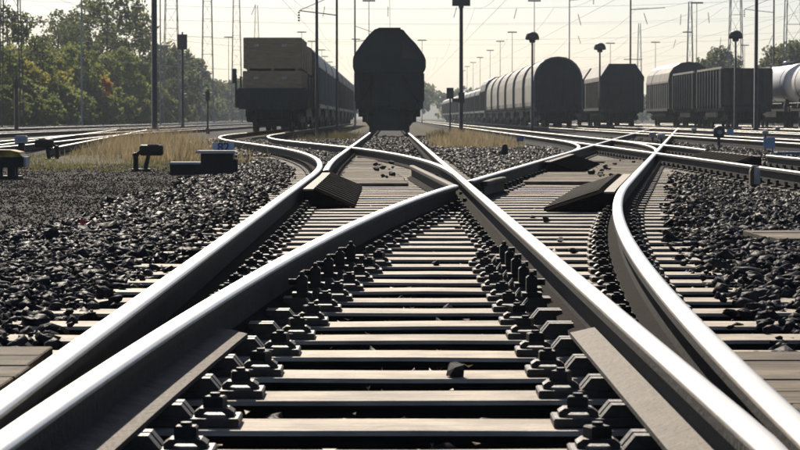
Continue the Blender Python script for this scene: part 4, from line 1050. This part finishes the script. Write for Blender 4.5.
# ------------------------------------------------------------------ trees
def crown_mesh(name, m, blobs, n, leaf, seed):
    g = np.random.default_rng(seed); per = g.multinomial(n, np.array([b[3] for b in blobs]) ** 2 / sum(b[3] ** 2 for b in blobs))
    C = []
    for (x, y, z, r), k in zip(blobs, per):
        d = g.normal(size=(k, 3)); d /= np.linalg.norm(d, axis=1)[:, None]
        rad = r * g.uniform(.35, 1.0, k) ** .6 * (1 + .25 * np.sin(d[:, 0] * 5 + seed) * np.sin(d[:, 2] * 6))
        C.append(np.array([x, y, z]) + d * rad[:, None] * np.array([1, 1, .85]))
    C = np.concatenate(C); C[:, 2] = np.maximum(C[:, 2], .25); k = len(C)
    u = g.normal(size=(k, 3)); u /= np.linalg.norm(u, axis=1)[:, None]; v = np.cross(u, g.normal(size=(k, 3))); v /= np.linalg.norm(v, axis=1)[:, None]
    s = leaf * g.uniform(.6, 1.3, k)[:, None]; u *= s; v *= s * .6
    V = np.stack([C - u, C + v, C + u, C - v], 1).reshape(-1, 3); Fq = np.arange(k * 4).reshape(k, 4)
    me = bpy.data.meshes.new(name); me.vertices.add(len(V)); me.vertices.foreach_set('co', V.astype(np.float32).ravel())
    me.loops.add(k * 4); me.loops.foreach_set('vertex_index', Fq.ravel().astype(np.int32)); me.polygons.add(k)
    me.polygons.foreach_set('loop_start', (np.arange(k) * 4).astype(np.int32)); me.materials.append(MATS[m]); me.update(calc_edges=True)
    return me
def tree_proto(h, spread, m, seed, leaf=.22, n=5200, low=.15, nb=26):
    g = random.Random(seed); blobs = []; tr = MB()
    p0 = Vector((0, 0, -.3)); tr.tube(p0, (g.uniform(-.2, .2), g.uniform(-.2, .2), h*.45), .028*h*.6, .016*h*.6, 8)
    tr.tube((0, 0, h*.42), (g.uniform(-.4, .4), 0, h*.9), .016*h*.6, .02, 7)
    for i in range(nb):
        z = h * (low + (1 - low - .08) * (i + .5) / nb); f_ = math.sin(math.pi * min(1, (z / h - low + .12) / (1.1 - low))) ** .7
        a_ = i * 2.4 + g.uniform(-.5, .5); r_ = spread * f_ * g.uniform(.45, 1.0); b = (math.cos(a_)*r_, math.sin(a_)*r_, z)
        blobs.append((*b, g.uniform(.55, 1.0) * spread * .36)); tr.tube((0, 0, max(.3, z - r_*.7)), b, .05, .012, 5, caps=False)
    return crown_mesh('crown', m, blobs, n, leaf, seed), tr.mesh('trunk', 'bark')
TP = {'dark': tree_proto(14, 4.6, 'leaf_dark', 1), 'green': tree_proto(10, 3.8, 'leaf_green', 2, low=.05), 'yellow': tree_proto(8, 3.4, 'leaf_yellow', 3, low=.03),
      'orange': tree_proto(7, 1.7, 'leaf_orange', 4, n=2200, low=.12), 'airy': tree_proto(14, 4.4, 'leaf_dark', 5, n=2600, leaf=.2, nb=20, low=.25),
      'bush': tree_proto(4.5, 3.0, 'leaf_green', 6, n=3600, low=.02, nb=18), 'far': tree_proto(10, 4.2, 'leaf_hazy', 8, n=3000, leaf=.32, low=.05)}
def tree(kind, label, x, Y, s=1.0, group=None, name=None, sz=1.0):
    t = thing(name or ('bush' if kind == 'bush' else 'tree'), label, 'bush' if kind == 'bush' else 'tree', (x, Y, -.25), random.uniform(0, 6), group)
    t.scale = (s, s, s * sz); c, tr = TP[kind]; put('crown', c, t); put('trunk', tr, t); return t
def TX(px, Y): return (px - VX) * Y / F
tree('dark', 'large dark broad-leaved tree towering over the bushes at left', TX(108, 262), 262, 1.08)
tree('dark', 'tall dark tree just right behind the large one at left', TX(128, 285), 285, .98)
tree('airy', 'airy thin-leaved tree standing against the sky at left', TX(60, 250), 250, .88)
tree('airy', 'thin-leaved tree between the airy tree and the large dark tree', TX(85, 270), 270, 1.05)
tree('dark', 'dark tree at the upper left corner beside the lattice tower', TX(8, 200), 200, .72)
tree('dark', 'full dark tree between the airy tree and the largest tree', TX(76, 275), 275, .86)
tree('airy', 'thin tree right of the upper left corner tree', TX(32, 215), 215, .62)
tree('orange', 'small tree with orange autumn leaves before the large dark tree', TX(103, 225), 225, .72)
tree('orange', 'low orange bushy tree right of the thick mast', TX(188, 330), 330, .5)
for i, (px, Y, k, s) in enumerate(((0, 185, 'green', .62), (12, 190, 'yellow', .8), (26, 205, 'green', .72), (42, 210, 'yellow', .82), (55, 218, 'green', .72), (70, 222, 'green', .78), (84, 232, 'yellow', .80), (118, 245, 'green', .8), (132, 252, 'green', .72), (144, 270, 'yellow', .7), (150, 290, 'dark', .62))):
    tree(k, f'{dict(green="green", yellow="yellowish", dark="dark")[k]} hedge tree at left, {ORD[i + 1]} from the left edge', TX(px, Y), Y, s, 'hedge trees at left')
for i, (px, Y, s) in enumerate(((5, 178, .7), (20, 184, .8), (38, 192, .7), (58, 205, .8), (75, 212, .75), (92, 220, .8), (112, 230, .8), (128, 240, .75), (142, 255, .8), (158, 275, .8), (170, 300, .8))):
    tree('bush', f'low green bush under the tree line, {ORD[i + 1]} from the left edge', TX(px, Y), Y, s, 'bushes along the tree line')
for i in range(16):
    px = 160 + i * 6.2; Y = 300 + i * 20
    tree('far', 'hazy distant tree between the thick mast and the crate train', TX(px, Y), Y, random.uniform(.85, 1.15) * (1.0 if i < 6 else .9), 'hazy trees beside the crate train')
for px, Y, s in ((717, 330, 1.05), (709, 340, .85), (727, 345, .9)): tree('far', 'distant tree top above the ribbed open wagon', TX(px, Y), Y, s, 'tree tops above the open wagon')
for px, Y, s in ((778, 300, .98), (790, 310, 1.05), (800, 290, 1.0)): tree('far', 'distant tree top above the tank wagons', TX(px, Y), Y, s, 'tree tops above the tank wagons')
# far wood along the horizon: one mass
blobs = []
g = random.Random(5)
for i in range(260):
    Y = g.uniform(640, 800); blobs.append((g.uniform(-150, 260), Y, g.uniform(2, 7.5), g.uniform(3.0, 5.0)))
o = put('far_wood', crown_mesh('far_wood', 'leaf_hazy', blobs, 60000, .8, 9)); o['kind'] = 'stuff'; o['label'] = 'hazy wood on the horizon behind the yard'; o['category'] = 'wood'
# distant hills
mb = MB(); N = 60
for i in range(N + 1):
    x = -900 + 1900 * i / N; h = 8 + 4 * math.sin(i * .21 + 1) + 2 * math.sin(i * .7)
    mb.v += [(x, 1500, -.4), (x, 1620, h), (x, 1800, -.4)]
for i in range(N):
    a_ = i * 3; mb.f += [(a_, a_+3, a_+4, a_+1), (a_+1, a_+4, a_+5, a_+2)]; mb.m += [0, 0]; mb.smooth += [True, True]
hills = mb.build('hills', 'leaf_hazy'); hills['kind'] = 'structure'

# ------------------------------------------------------------------ haze
hz = MB().box(-3050, 3050, -70, 3450, -1.5, 30).mesh('haze', 'wire')
m = bpy.data.materials.new('haze'); m.use_nodes = True; n = m.node_tree.nodes; n.clear()
out = n.new('ShaderNodeOutputMaterial'); pv = n.new('ShaderNodeVolumePrincipled')
pv.inputs['Color'].default_value = (.80, .90, 1.0, 1); pv.inputs['Density'].default_value = .00025; pv.inputs['Anisotropy'].default_value = .1
m.node_tree.links.new(pv.outputs[0], out.inputs['Volume'])
hz.materials.clear(); hz.materials.append(m)
ho = put('haze', hz); ho['kind'] = 'stuff'; ho['label'] = 'thin morning haze over the whole yard'; ho['category'] = 'haze'
